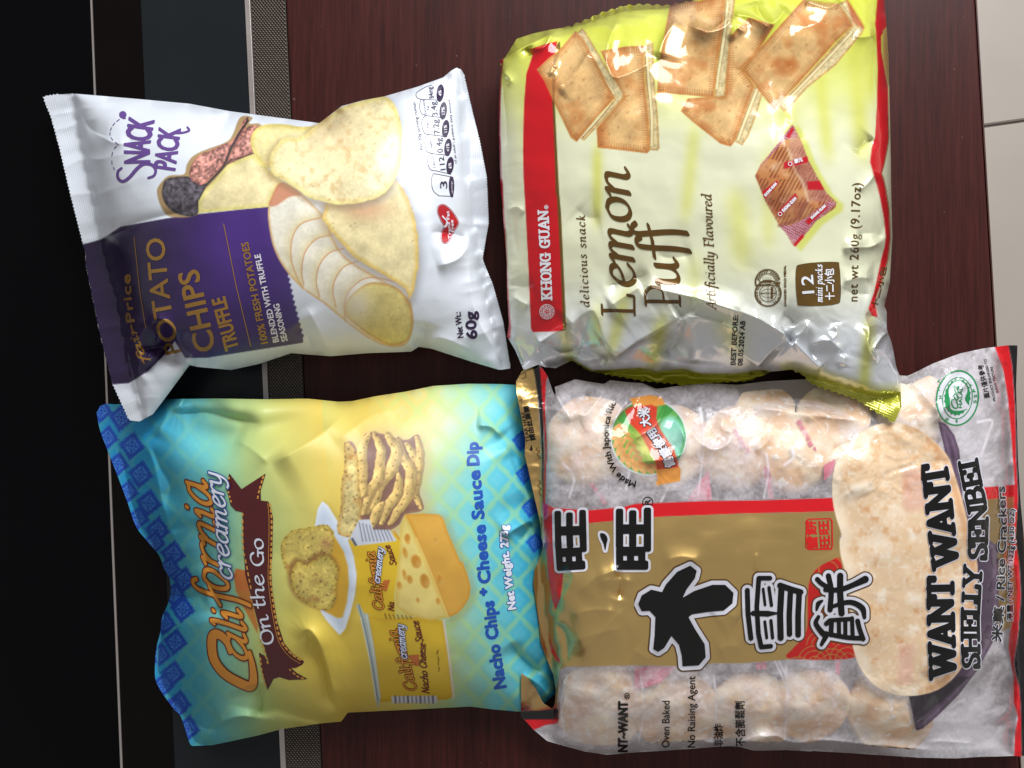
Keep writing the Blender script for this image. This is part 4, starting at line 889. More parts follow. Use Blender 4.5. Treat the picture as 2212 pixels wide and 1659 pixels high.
    i = Ink(b, (480, 1000, 680, 1500), 1.0)
    def dashes(path, n, r):
        q = resample(smooth(path, 6), 2.0); m_ = len(q) / n
        for k in range(n): i.stroke(q[int(k * m_):max(int(k * m_) + 2, int((k + .55) * m_))], r)
    dashes(np.vstack([N1((1557, 1040), (1572, 1160), (1570, 1400), (1562, 1650)), N3((1568, 200), (1602, 450), (1650, 660), (1740, 780), (1840, 848))]), 30, 2.0); dashes(np.vstack([N1((1322, 1120), (1326, 1400)), N3((1352, 0), (1400, 250))]), 12, 1.6)
    dashes(N3((1480, 660), (1520, 800), (1545, 890)), 5, 1.5); dashes(N1((1205, 810), (1198, 920), (1230, 1040)), 6, 1.7); dashes(N1((1500, 800), (1460, 940), (1450, 1010)), 5, 1.7); dashes(N3((1475, 820), (1495, 960), (1530, 1080)), 6, 1.6); dashes(N3((1730, 920), (1800, 980), (1870, 1000)), 4, 1.6)
    i.stroke(np.vstack([N1((1538, 1030), (1550, 1160), (1548, 1400), (1542, 1650)), N3((1548, 200), (1582, 450), (1632, 670), (1720, 800), (1820, 868))]), .6, sm=True); i.build('ribbon_stitching', GLD, t, 2)
    i = Ink(b, (520, 1140, 620, 1410), .8); i.pen('On the Go', np.vstack([N3((1600, 692), (1548, 500), (1507, 300), (1502, 90)), N1((1500, 1560), (1498, 1325))]), 27, 2.5, nib=(1.05, .5)); i.build('ribbon_lettering', WH, t, 2)
    cal = np.vstack([N3((1365, 870), (1350, 560), (1262, 290)), N1((1140, 1640), (1118, 1330), (1085, 1120), (1045, 970), (1000, 835))])
    C = N3((1215, 770), (1190, 690), (1140, 630), (1075, 615), (1055, 690), (1075, 830), (1160, 950), (1290, 1030), (1390, 1065), (1415, 1000), (1405, 880), (1380, 770))
    def word(i, r, rc): i.stroke(C, (r * .8, rc, rc * .9, rc, r * .8), sm=True); i.pen('alifornia', cal, 60, r, shear=.42, nib=(1.1, .62)); return i
    i = word(Ink(b, (380, 1000, 580, 1520), 1.0), 4.9, 9.8); i.build('brand_outline', BRN, t, 2, grow=2.7); i.build('brand_lettering', ORA, t, 3)
    cre = np.vstack([N3((1238, 150), (1215, 20)), N1((1205, 1500), (1192, 1300), (1180, 1100), (1155, 950), (1120, 760))])
    i = Ink(b, (400, 980, 540, 1280), .9).pen('creamery', cre, 35, 2.9, shear=.3, nib=(1.1, .6)); i.build('brand_outline', NAV, t, 4, grow=2.4); i.build('brand_lettering', WH, t, 5)
    i = Ink(b, (980, 940, 1130, 1500), 1.0)
    i.text('Nacho Chips', np.vstack([N4((1608, 1292), (1560, 1000), (1500, 548))]), 25, 1.7, 1.05); i.text('+', N4((1452, 490), (1447, 440)), 18, 2.4)
    i.text('Cheese', np.vstack([N4((1475, 385)), N2((1660, 1500), (1648, 1330))]), 25, 1.7, 1.05); i.text('Sauce', N2((1640, 1268), (1622, 1060), (1600, 858)), 25, 1.7, 1.05); i.text('Dip', N2((1596, 806), (1585, 615)), 25, 1.7, 1.05); i.build('product_lettering', BLU, t)
    i = Ink(b, (1070, 1120, 1130, 1330), .8); i.text('Net Weight. 273g', np.vstack([N4((1692, 614), (1625, 100)), N2((1842, 1332))]), 16, 1.2, 1.05); i.build('weight_outline', BLU, t, 1, grow=1.4); i.build('weight_lettering', WH, t, 2)
    # the same wording again on the pictured cups
    def small(path, path2, k):
        j = Ink(b, (780, 1160, 960, 1520), .8); j.pen('California', path, 21 * k, 1.3, shear=.3); j.build('cup_brand_outline', BRN, t, 1, grow=1.3); j.build('cup_brand_lettering', ORA, t, 2)
        j = Ink(b, (780, 1140, 960, 1520), .8); j.pen('creamery', path2, 14 * k, 1.0, shear=.3); j.build('cup_brand_outline', NAV, t, 3, grow=1.2); j.build('cup_brand_lettering', WH, t, 4)
    small(N4((838, 1325), (760, 1020), (668, 790)), N4((752, 1050), (735, 900), (720, 750)), 1.15); small(N4((552, 630), (515, 340), (470, 120)), N4((512, 400), (530, 250), (545, 90)), 1.0)
    i = Ink(b, (780, 1100, 960, 1520), .8); i.pen('Nacho Cheese', N4((945, 1352), (910, 1000), (912, 920)), 15, 1.2, shear=.35); i.pen('Sauce', N4((895, 905), (850, 720)), 15, 1.2, shear=.35); i.pen('Na', N4((640, 640), (640, 560)), 13, 1.1, shear=.3); i.pen('Sauce', N4((665, 235), (632, 140), (600, 62)), 13, 1.1, shear=.3)
    i.build('cup_product_lettering', BRN, t)
    i = Ink(b, (900, 1380, 960, 1460), .6); i.text('Net Weight: 99g', N4((1038, 1155), (1022, 970)), 4.5); i.build('cup_weight_lettering', MAR, t)
    for p in (N4((770, 1018), (855, 1012), (850, 1116), (800, 1090)), N4((550, 370), (605, 365), (575, 465), (525, 440))): Ink(b, (p[:, 0].min() - 3, p[:, 1].min() - 3, p[:, 0].max() + 3, p[:, 1].max() + 3), .8).poly(p).build('cup_badge', ink_mat('nacho_rust_ink', (192, 104, 44), .42), t)
    return b
# ------------------------------------------------------------------ lemon biscuit packet
def lemon_packet(under):
    t = thing('biscuit_bag', 'shiny yellow and red lemon biscuit bag with crumpled lower edge', 'snack bag')
    zt = zigzag(np.vstack([L1((1800, -6), (1560, 38), (1350, 26), (1200, 38), (1000, 98), (850, 165), (660, 240))]), 4.5, 20)
    left = np.vstack([L1((560, 255), (400, 290), (262, 335), (160, 500), (105, 522), (130, 560), (118, 700), (106, 900), (108, 1200), (125, 1659)), L3((133, 150), (150, 400), (175, 700), (180, 1000), (195, 1250), (180, 1360), (250, 1480), (300, 1600), (320, 1645))])
    bl = L5((200, 318), (262, 292), (300, 305), (352, 310), (430, 272))
    fin = np.vstack([zigzag(L5((430, 272), (520, 330), (640, 352), (800, 380), (1000, 398)), 4, 16), zigzag(L5((1010, 398), (1150, 388), (1330, 378), (1412, 345)), 3, 18), L5((1440, 328), (1545, 318))])
    fin2 = zigzag(np.vstack([W2((365, 292), (470, 335), (520, 400), (600, 432), (750, 482), (900, 535), (1000, 602), (1150, 692))]), 4.5, 15)
    right = np.vstack([W2((1196, 702), (1250, 580), (1238, 345)), L5((2085, 310), (2062, 190), (2035, 110)), L4((1690, 1150), (1668, 1090), (1715, 900), (1738, 500), (1726, 0)), L2((1725, 1400), (1712, 800), (1705, 480), (1688, 220), (1668, 0)), U((1908, -50), (1500, -50))])
    out = np.vstack([zt[::1], left, bl, fin, fin2, right])
    body = np.vstack([L1((1800, -6), (1560, 60), (1200, 75), (850, 200), (660, 262)), left, L5((200, 318), (262, 285), (430, 262), (540, 322), (680, 315), (780, 308), (860, 328), (1000, 315), (1100, 338), (1250, 338), (1400, 318), (1540, 312)), W2((420, 290), (620, 340), (850, 410), (1050, 470), (1235, 470)), right[3:-2], U((1908, -120), (1500, -120))])
    b = Bag(out, body, [(1080, 250, 12), (1090, 600, 14), (1110, 760, 12), (1200, 800, 14), (1400, 815, 12), (1650, 810, 14), (1705, 800, 18), (1800, 850, 34), (1935, 900, 37), (1940, 820, 28), (1925, 600, 14), (1915, 100, 12), (1300, 30, 14), (1150, 80, 12)], 34, .42, pad=12)
    X, Y = b.X, b.Y
    b.ze = np.minimum(b.ze, 16)
    # big peaks and valleys of the crumpled lower side
    P = lambda F, *q: F(*q)
    b.crease(L3((690, 1290), (880, 1140), (960, 1200), (1060, 1570)), 5, 26, 40, 1.2, .1); b.dent(1262, 715, 26, 36, 0, -5)
    b.crease(L3((440, 1420), (640, 1500), (840, 1480), (1065, 1575)), -6, 18, 20, 1.0, .1); b.crease(L3((440, 1425), (620, 1310), (700, 1285)), 5, 9, 16, 1, .1)
    b.crease(L3((1060, 1100), (1200, 1000), (1340, 915)), 5, 10, 34, 1, .12); b.crease(L3((1340, 915), (1500, 950), (1800, 1020), (2100, 1120), (2212, 1160)), 6, 14, 30, 1.0, .1, sm=False)
    b.crease(np.vstack([L4((0, 1010), (200, 1060), (400, 1130), (600, 1210), (860, 1370))]), 6, 12, 26, 1.0, .08, sm=False)
    b.crease(L3((1690, 1175), (1500, 1290), (1300, 1400), (1080, 1560)), 7, 12, 40, 1.0, .08, sm=False); b.crease(L3((1690, 1175), (1760, 1280), (1800, 1420), (1790, 1600)), 6, 26, 20, 1.0, .1); b.dent(1455, 752, 40, 28, 0, -5)
    b.crease(L3((1690, 1180), (1640, 1400), (1500, 1540)), -5, 16, 30); b.crease(L3((1700, 1170), (1950, 1220), (2212, 1320)), 4, 8, 30, 1, .1)
    b.crease(L4((860, 1375), (960, 1320), (1025, 1220)), 4, 8, 14); b.crease(L4((860, 1375), (700, 1480), (560, 1640)), 6, 12, 24, 1, .08); b.crease(L4((870, 1390), (1000, 1520), (1130, 1650)), 6, 12, 26, 1, .1); b.crease(L4((1000, 1440), (1180, 1390), (1330, 1510)), 4, 10, 20); b.crease(L4((1330, 1510), (1300, 1620)), 3, 10)
    b.crease(L4((1500, 1170), (1540, 1300), (1530, 1450), (1620, 1600)), 5, 10, 16); b.crease(L4((1560, 1500), (1650, 1360), (1740, 1300)), 4, 8); b.crease(L4((1500, 1160), (1650, 1240), (1700, 1330)), -4, 9)
    b.crease(L4((780, 1160), (860, 1200), (900, 1280)), -3, 16); b.crease(L4((1240, 1240), (1260, 1330), (1190, 1400)), 2.6, 12)
    b.crease(L4((1680, 515), (1560, 580), (1450, 590), (1280, 600)), 4.5, 12, 20); b.crease(L4((1680, 510), (1560, 470), (1420, 480)), -2.5, 18); b.dent(1850, 525, 18, 10, 0, 2)
    b.crease(L4((1580, 860), (1440, 850), (1300, 900)), 3, 14, 20); b.crease(L4((1560, 1000), (1380, 980), (1280, 920)), -2.5, 16)
    b.crease(L2((1580, 1180), (1480, 1280), (1430, 1350)), -4, 8, 18); b.crease(L2((1600, 1480), (1520, 1590), (1430, 1650)), 2.4, 10); b.crease(L2((1595, 300), (1480, 320), (1400, 300)), 2, 12)
    # upper side: packs push up, film pulled between them
    b.crease(L1((1150, 160), (1100, 250), (1040, 460), (1060, 590), (1120, 665), (1300, 600), (1480, 500)), 3.6, 8, 26, 1, .15); b.crease(L1((1480, 500), (1540, 320), (1650, 160)), 4, 9, 20, 1, .15)
    b.crease(L1((1740, 210), (1850, 250), (1940, 270), (2110, 130)), 4.5, 10, 24, 1, .12); b.crease(L2((0, 230), (170, 270), (300, 220), (360, 120)), 4.5, 8, 22, 1, .12); b.crease(L2((360, 120), (520, 150), (690, 240)), 4, 8, 20, 1, .12)
    b.crease(L2((560, 0), (590, 110), (700, 200), (830, 60)), 5, 12, 20, 1, .12); b.crease(L2((340, 350), (390, 240), (480, 290)), 3, 7); b.crease(L2((980, 0), (1100, 40), (1200, 60), (1290, 0)), 4, 9, 16, 1, .12); b.crease(L1((550, 660), (580, 570), (620, 590)), 2.4, 6); b.crease(L1((620, 800), (740, 680), (900, 430)), 3, 8, 18, 1, .12)
    b.crease(L1((360, 430), (500, 400), (580, 260)), 3.4, 10); b.crease(L1((160, 510), (300, 420), (480, 330), (650, 250)), 3.5, 9, 16); b.crease(L1((350, 400), (390, 480)), -3.5, 8); b.crease(L1((130, 600), (210, 690), (160, 720)), 2, 6); b.dent(1700, 70, 190, 60, -8, 5)
    b.crease(L3((150, 280), (260, 240), (340, 300)), 2, 10); b.crease(L3((210, 1000), (300, 1060), (380, 1100)), 2, 12); b.crease(L3((180, 900), (320, 930), (420, 900)), -1.6, 14)
    b.crease(L3((760, 240), (880, 330), (1000, 320)), -1.6, 26); b.crease(L3((1000, 930), (1200, 880), (1420, 800)), -3, 14, 26); b.crease(L3((1450, 640), (1600, 680), (1800, 640)), -2, 26)
    low = sstep(560, 760, Y + .12 * (X - 1500)); hi = sstep(190, 30, Y)
    b.h += crumple(X, Y, 90, 111) * (1.7 * low + 1.0 * hi + .25) * sstep(0, 30, -b.sd) + crumple(X, Y, 42, 117) * (.75 * low + .4 * hi + .08) + crumple(X, Y, 20, 119) * (.16 * low + .06 * hi) + fbm(X, Y, 130, 25, 3) * 1.2
    b.edge_wrinkles(left[8:], 1.0, 26, 26, 33)
    # fins at the two ends
    finreg = np.vstack([L5((425, 262), (540, 324), (680, 317), (780, 310), (860, 330), (1000, 317), (1100, 340), (1250, 340), (1400, 320), (1440, 326)), L5((1420, 460), (900, 460), (420, 340))])
    finreg2 = np.vstack([W2((355, 285), (620, 345), (820, 410), (1050, 470), (1248, 460)), W2((1300, 760), (900, 700), (400, 420))])
    finreg3 = np.vstack([L1((1800, -4), (1560, 72), (1200, 90), (1000, 150), (850, 205), (660, 250)), L1((640, 180), (1000, 40), (1400, -40))])
    f1, f2, f3 = [seg_sdf(b.L, segs_of(p), 30) for p in (finreg, finreg2, finreg3)]
    for f_ in (f1, f3): b.h += np.clip(-f_ / 6, 0, 1) * (-4.0 + .2 * np.cos(Y / 4.2 * 2 * math.pi))
    b.h += np.clip(-f2 / 8, 0, 1) * (-3.0 + .3 * np.cos((Y - .42 * X) / 6 * 2 * math.pi))
    b.rest_on(under, 1.5)
    b.finish(1)
    # print
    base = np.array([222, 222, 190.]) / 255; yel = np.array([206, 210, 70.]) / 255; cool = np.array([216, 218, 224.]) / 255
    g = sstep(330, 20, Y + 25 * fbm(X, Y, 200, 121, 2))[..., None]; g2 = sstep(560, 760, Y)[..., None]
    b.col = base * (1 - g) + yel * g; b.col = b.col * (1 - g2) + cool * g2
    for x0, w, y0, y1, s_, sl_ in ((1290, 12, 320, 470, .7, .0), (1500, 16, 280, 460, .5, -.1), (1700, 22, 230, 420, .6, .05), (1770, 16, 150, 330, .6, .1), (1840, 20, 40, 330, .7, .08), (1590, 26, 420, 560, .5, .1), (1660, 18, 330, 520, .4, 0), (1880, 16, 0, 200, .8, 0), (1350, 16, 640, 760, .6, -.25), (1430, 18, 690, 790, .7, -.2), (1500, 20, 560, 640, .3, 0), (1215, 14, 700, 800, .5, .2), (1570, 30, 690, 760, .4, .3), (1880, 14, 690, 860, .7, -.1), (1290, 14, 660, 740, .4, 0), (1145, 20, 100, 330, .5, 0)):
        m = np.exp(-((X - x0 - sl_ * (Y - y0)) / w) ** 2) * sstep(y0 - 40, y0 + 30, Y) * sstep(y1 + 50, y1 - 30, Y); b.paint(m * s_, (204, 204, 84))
    for f_ in (f1, f2, f3): b.paint(np.clip(.5 - f_ / 8, 0, 1) * .95, (178, 176, 30))
    b.paint(np.clip(.5 - (f2 - 14) / 20, 0, 1) * .6, (190, 190, 80))
    # red bands with gold edging
    gold = np.vstack([L1((632, 355), (640, 420), (600, 560), (590, 900), (628, 1659)), L3((645, 300), (690, 1302), (640, 1310), (560, 300)), L1((560, 1659), (540, 800), (540, 500))])
    b.fill(gold, (122, 92, 30)); gm = np.clip(.5 - b.sdf(gold) / 2, 0, 1)
    red = np.vstack([L1((372, 428), (450, 400), (540, 372), (612, 358), (585, 500), (565, 600), (570, 900), (585, 1200), (600, 1659)), L3((610, 150), (640, 700), (662, 1312), (400, 1322), (385, 1290), (365, 800), (340, 300), (322, 0)), L1((316, 1300), (325, 900), (345, 640), (385, 520), (398, 480))])
    b.fill(red, (196, 12, 26))
    rr = np.vstack([L2((1612, -40), (1600, 100), (1590, 200), (1600, 320), (1612, 600), (1605, 900), (1590, 1180), (1560, 1280), (1545, 1400), (1575, 1500), (1600, 1590)), L4((1590, 0), (1630, 150), (1665, 330), (1682, 500), (1672, 580), (1640, 700), (1580, 980), (1530, 1120), (1560, 1180), (1612, 1192), (1585, 1060), (1640, 900), (1695, 700), (1718, 520), (1706, 250), (1662, 0)), L2((1690, 1659), (1645, 1500), (1670, 1400), (1706, 1200), (1700, 760), (1642, 440), (1640, 310), (1690, 230), (1680, 0))])
    b.fill(rr, (200, 16, 28)); b.line(np.vstack([L2((1700, 1000), (1706, 1200), (1672, 1400), (1648, 1500)), L4((1664, 0), (1708, 250), (1720, 520))]), 2, (110, 76, 28), .8)
    b.line(np.vstack([L4((1718, 520), (1700, 700), (1650, 900), (1600, 1060))]), 2, (110, 76, 28), .7)
    b.fill(np.vstack([L2((1655, 260), (1690, 230), (1705, 480), (1705, 720), (1660, 520))]), (196, 158, 90), False, 4)
    # biscuits
    def biscuit(face, side, seed, cream, comb, dark=None):
        b.shadow(np.vstack([face, side[::-1]]), (4, 5), 10, .0)
        b.blob(side, (206, 188, 140), (186, 140, 80), 6, .1, 12, seed + 1, sm=False, grain=.15)
        b.line(cream, 6.0, (228, 218, 168)); b.line(cream + (-3.4, -.6), 1.6, (150, 92, 48), .8); b.line(cream + (3.6, .8), 1.6, (168, 118, 66), .7)
        b.blob(face, (222, 178, 118), (192, 126, 64), 11, .14, 34, seed, sm=False, grain=.06)
        m = np.clip(.5 - b.sdf(face) / 2, 0, 1); n = fbm(X, Y, 46, seed + 5, 3)
        b.paint(m * np.clip(n - .08, 0, 1) * 1.15, (184, 106, 50)); b.paint(m * np.clip(-n - .1, 0, 1) * .9, (224, 190, 132))
        p = np.vstack([face, face[:1]]); q = resample(p, 5.2); tt = np.gradient(q, axis=0); tt /= np.hypot(tt[:, 0], tt[:, 1])[:, None] + 1e-6
        nn = np.c_[-tt[:, 1], tt[:, 0]]; c0 = face.mean(0); sgn = np.sign(((c0 - q) * nn).sum(1))[:, None]; nn *= sgn
        for k in range(len(q)):
            a_, e_ = q[k] + nn[k] * 3, q[k] + nn[k] * 14
            i0, i1, j0, j1 = b.L.win(min(a_[0], e_[0]) - 3, min(a_[1], e_[1]) - 3, max(a_[0], e_[0]) + 3, max(a_[1], e_[1]) + 3)
            if i1 <= i0 or j1 <= j0: continue
            xx = b.X[j0:j1, i0:i1] - a_[0]; yy = b.Y[j0:j1, i0:i1] - a_[1]; d_ = e_ - a_; l2 = (d_ ** 2).sum(); tq = np.clip((xx * d_[0] + yy * d_[1]) / l2, 0, 1)
            dd = np.hypot(xx - tq * d_[0], yy - tq * d_[1]); w_ = np.clip(1.2 - dd / 1.5, 0, 1) * .5 * m[j0:j1, i0:i1]
            b.col[j0:j1, i0:i1] = b.col[j0:j1, i0:i1] * (1 - w_[..., None]) + np.array([150, 88, 42.]) / 255 * w_[..., None]
        for x, y in comb: b.paint(np.exp(-((X - x) ** 2 + (Y - y) ** 2) / 7) * .6, (150, 100, 50)); b.paint(np.exp(-((X - x - 2.5) ** 2 + (Y - y - 2) ** 2) / 6) * .4, (230, 200, 150))
    def dots(F, *pts): return F(*pts)
    biscuit(L2((320, 330), (500, 150), (720, 215), (560, 470), (440, 590), (545, 740), (450, 1000), (372, 1230), (340, 1266), (250, 1240), (0, 1042), (-90, 960), (-30, 850), (290, 830)), L2((540, 740), (620, 800), (562, 1000), (492, 1180), (440, 1256), (375, 1222)), 131, L2((565, 780), (480, 1000), (405, 1200)), dots(L2, (30, 900), (210, 880), (130, 960), (250, 1050), (390, 410), (80, 920), (330, 960)))
    biscuit(L1((985, 440), (1200, 402), (1355, 392), (1368, 700), (1400, 1050), (1412, 1300), (1390, 1326), (1100, 1290), (962, 1276), (952, 1110), (1110, 930), (1185, 840), (1080, 640)), L1((1355, 395), (1440, 368), (1452, 700), (1482, 1000), (1496, 1280), (1480, 1302), (1412, 1296)), 137, L1((1385, 450), (1402, 700), (1428, 1000), (1428, 1250)), dots(L1, (1220, 970), (1215, 745), (1140, 1100), (1120, 1000), (1065, 1160), (1240, 1190)))
    biscuit(L1((435, 600), (540, 500), (640, 420), (770, 265), (830, 330), (960, 560), (1106, 848), (960, 1010), (780, 1226), (730, 1190), (600, 920), (500, 700)), L1((780, 285), (830, 245), (860, 280), (1050, 600), (1188, 800), (1182, 850), (1112, 930), (845, 1215), (815, 1200), (1106, 860), (825, 335)), 141, L1((800, 300), (880, 440), (1000, 650), (1098, 800)), dots(L1, (680, 850), (800, 850), (900, 850), (840, 690), (600, 690), (740, 720), (690, 450), (770, 1015), (730, 590)))
    b.line(L1((845, 1170), (960, 1040), (1080, 900)), 4, (228, 218, 168)); b.line(L1((830, 1190), (950, 1060), (1090, 890)), 2, (130, 70, 34), .8)
    biscuit(L1((1590, 30), (1850, 5), (2062, -40), (2030, 300), (1992, 600), (1970, 848), (1850, 832), (1472, 800), (1500, 500), (1555, 200)), L1((2062, -40), (2155, -40), (2122, 200), (2092, 500), (2062, 832), (1972, 848)), 149, L1((2085, 30), (2055, 300), (2010, 600), (1990, 760)), dots(L1, (1860, 80), (1770, 145), (1690, 570), (1760, 680), (1810, 440), (1640, 240), (1870, 330)))
    biscuit(L2((440, 595), (580, 430), (830, 150), (972, -10), (1150, 20), (1282, 30), (1392, 222), (1250, 360), (1000, 640), (760, 900), (715, 952), (560, 750)), L2((1282, 25), (1345, 0), (1496, 240), (1482, 282), (1250, 562), (1000, 762), (842, 940), (800, 966), (755, 915), (1000, 650), (1392, 222)), 151, L2((1380, 285), (1200, 480), (1000, 690), (790, 905)), dots(L2, (845, 240), (720, 410), (590, 570), (700, 575), (850, 570), (1000, 390), (1000, 220), (1155, 190), (700, 720)))
    b.line(L2((1290, 40), (1345, 110), (1392, 165)), 3, (226, 210, 160)); b.fill(L2((1345, 0), (1400, 70), (1496, 240), (1400, 190)), (170, 76, 36), True, 6, .7)
    # mini pack picture
    mp = np.vstack([L2((552, 1520), (600, 1420), (720, 1280), (872, 1078), (892, 1100), (960, 1240), (1010, 1380), (1080, 1510), (1165, 1659)), L4((1255, 200), (1250, 245), (1080, 360), (900, 582), (872, 560), (830, 480), (760, 400), (640, 190))])
    b.shadow(mp, (12, 6), 8, .8, (204, 206, 90), sm=False)
    b.fill(mp, (190, 122, 70)); m = np.clip(.5 - b.sdf(mp) / 2, 0, 1)
    ax = np.array([-.47, .88]); ux = (X * .88 + Y * .47); uy = (X * -.47 + Y * .88)
    b.paint(m * (np.sin(ux * 2 * math.pi / 7.5) > .05) * .7 * (vnoise(X, Y, 22, 5) > .35), (104, 44, 28))
    rf = cov2 = np.clip(.5 - b.sdf(np.vstack([L2((892, 1100), (1165, 1659)), L4((1255, 200), (1010, 190), (940, 20)), L2((840, 1290))])) / 3, 0, 1) * m; b.paint(rf * .55, (176, 128, 122)); b.paint(rf * (np.sin(uy * 2 * math.pi / 6) > .3) * .35, (150, 60, 56)); b.paint(m * np.exp(-((uy - uy[m > .5].mean() - 46) / 26) ** 2) * .45, (110, 52, 34))
    b.paint(m * np.clip(fbm(X, Y, 30, 161, 2) + .2, 0, 1) * .5, (216, 176, 130))
    for p in (L2((580, 1465), (872, 1078), (892, 1100), (915, 1180), (800, 1210), (700, 1330)), L4((750, 400), (900, 582), (1255, 205), (1180, 190), (1000, 330), (860, 400))): b.paint(m * np.clip(.5 - b.sdf(p) / 2, 0, 1), (196, 150, 160)); b.paint(m * np.clip(.5 - b.sdf(p) / 2, 0, 1) * (np.sin(uy * 2 * math.pi / 5) > .1), (150, 40, 60))
    b.paint(m * np.clip(fbm(X, Y, 18, 163, 3) - .2, 0, 1) * .8, (232, 204, 180)); b.paint(m * np.clip(-fbm(X, Y, 24, 165, 3) - .15, 0, 1) * .8, (120, 40, 34))
    RD = (188, 20, 36)
    for p in (L2((800, 1405), (1005, 1350), (1012, 1400), (800, 1460)), L2((1000, 1570), (1110, 1560), (1150, 1640), (1010, 1640)), L4((610, 110), (740, 10), (755, 40), (640, 170)), L4((745, 290), (900, 120), (920, 165), (760, 335)), L4((990, 360), (1150, 215), (1180, 245), (1010, 400)), L4((880, 570), (960, 470), (975, 500), (900, 582)), L2((820, 1180), (870, 1100), (890, 1115), (850, 1195))): b.fill(p, RD)
    b.line(L4((1000, 200), (900, 350), (760, 400)), 8, (120, 60, 50), .45); b.line(np.vstack([L2((840, 1290), (900, 1480)), L4((960, 20), (1010, 190))]), 6, (224, 196, 160), .5)
    # back-side print peeping out on the left edge
    b.fill(L1((95, 520), (150, 500), (130, 650), (122, 900), (128, 1300), (136, 1659), (100, 1659)), (150, 40, 50), False, 3); b.fill(L3((100, 0), (138, 0), (160, 400), (190, 1000), (212, 1280), (205, 1380), (170, 1380), (150, 900)), (186, 20, 34), False, 3, .9)
    b.fill(L1((120, 540), (128, 900), (135, 1659), (125, 1659), (112, 900)), (205, 200, 150), False, 3, .0)
    film = film_mat('glossy_film_lemon', .2, coat=.9, coat_rough=.07, spec=.12, bump=.05, bscale=180)
    b.mask[..., 0] = np.clip(gm - np.clip(.5 - b.sdf(red) / 2, 0, 1), 0, 1) * .6
    b.mask[..., 0] = np.maximum(b.mask[..., 0], (.38 * sstep(640, 740, Y + .12 * (X - 1500)) + .05) * np.clip(.5 + b.sdf(red) / 2, 0, 1) * np.clip(.5 + b.sdf(rr) / 2, 0, 1))
    front = b.film('front_film', np.maximum(b.sd, np.maximum(-f1, np.maximum(-f2, -f3))), film, t)
    for f_ in (f1, f2, f3): b.film('end_seal', np.maximum(b.sd, f_ - .01), film, t)
    b.back('back_film', film, t, (190, 190, 60)); t = front
    # lettering
    G = dict(coat=.9, coat_rough=.07, spec=.12, bump=.05, bscale=180)
    WH = ink_mat('lemon_white_ink', (226, 226, 232), .25, **G); BR = ink_mat('lemon_brown_ink', (96, 66, 16), .3, .35, **G); BK = ink_mat('lemon_black_ink', (14, 14, 16), .3, **G); GD = ink_mat('lemon_gold_ink', (112, 82, 28), .3, .5, **G); RI = ink_mat('lemon_red_ink', (196, 20, 34), .25, **G)
    i = Ink(b, (1140, 430, 1210, 720), .8); i.pen('KHONG GUAN', L3((563, 1040), (548, 640), (530, 268)), 20.5, 2.5, SLAB, nib=(1.57, .72)); i.text('®', L3((535, 258), (533, 222)), 8, .2)
    c = L3((523, 1145))[0]; i.poly(ring(c[0], c[1], 16.4)); i.D = np.maximum(i.D, -(14.4 - np.hypot(*[g_ - c_ for g_, c_ in zip(i.L.grid(), c)])) * np.where(np.hypot(*[g_ - c_ for g_, c_ in zip(i.L.grid(), c)]) < 15.5, -1, 1) * 0 + i.D)
    i.build('brand_lettering', WH, t)
    i = Ink(b, (c[0] - 18, c[1] - 18, c[0] + 18, c[1] + 18), .6)
    for r in (14.4, 10.2): 
        q = ring(c[0], c[1], r); i.stroke(np.vstack([q, q[:1]]), .55)
    for k in range(12): a_ = k * math.pi / 6; i.stroke([(c[0] + 11.6 * math.cos(a_), c[1] + 11.6 * math.sin(a_)), (c[0] + 13.2 * math.cos(a_ + .2), c[1] + 13.2 * math.sin(a_ + .2))], .7)
    for k in range(5):
        a_ = k * 2 * math.pi / 5; q = ring(c[0] + 5 * math.cos(a_), c[1] + 5 * math.sin(a_), 2.6, 16); i.stroke(np.vstack([q, q[:1]]), .55)
    q = ring(c[0], c[1], 2, 14); i.stroke(np.vstack([q, q[:1]]), .5); i.build('brand_emblem', RI, t, 2)
    NB = (1.05, .36)
    i = Ink(b, (1220, 440, 1290, 690), .7); i.pen('delicious snack', L3((892, 1104), (868, 700), (850, 308)), 17, 1.6, nib=NB, shear=.12, track=1.4); i.build('tagline_lettering', BR, t)
    i = Ink(b, (1270, 340, 1500, 700), .9)
    i.pen('L', U((1371, 682), (1370, 634)), 70, 4.4, nib=NB, shear=.05); i.pen('emon', U((1372, 622), (1368, 540), (1362, 460), (1358, 362)), 76, 7.0, nib=NB, shear=.14)
    i.pen('P', U((1469, 662), (1468, 617)), 74, 4.5, nib=NB, shear=.05); i.pen('uff', U((1468, 618), (1463, 560), (1455, 500), (1450, 484)), 76, 7.0, nib=NB, shear=.1)
    i.build('product_lettering', BR, t)
    i = Ink(b, (1500, 400, 1570, 690), .7); i.pen('Artificially Flavoured', L3((1983, 1122), (1965, 600), (1945, 130)), 20, 1.7, nib=NB, shear=.16, track=.5); i.build('flavour_lettering', BR, t)
    i = Ink(b, (1570, 660, 1625, 800), .7); i.text('BEST BEFORE:', L4((382, 1607), (407, 1178)), 10.5, .5); i.text('08.05.2024 AB', L4((443, 1612), (468, 1228)), 10.5, .5, 1.05); i.build('date_lettering', BK, t)
    i = Ink(b, (1620, 560, 1710, 680), .6)
    for cx, cy, r in ((665, 985, 115), (660, 885, 108)):
        p = L4((cx, cy))[0]
        for rr_ in (r * .25, r * .25 - 2, r * .16):
            q = ring(p[0], p[1], rr_)
            if cy == 885: q = np.array([v for v in q if np.hypot(*(v - L4((665, 985))[0])) > 29.5])
            if len(q) > 3: i.stroke(q if cy == 885 else np.vstack([q, q[:1]]), .7)
    p = L4((665, 985))[0]
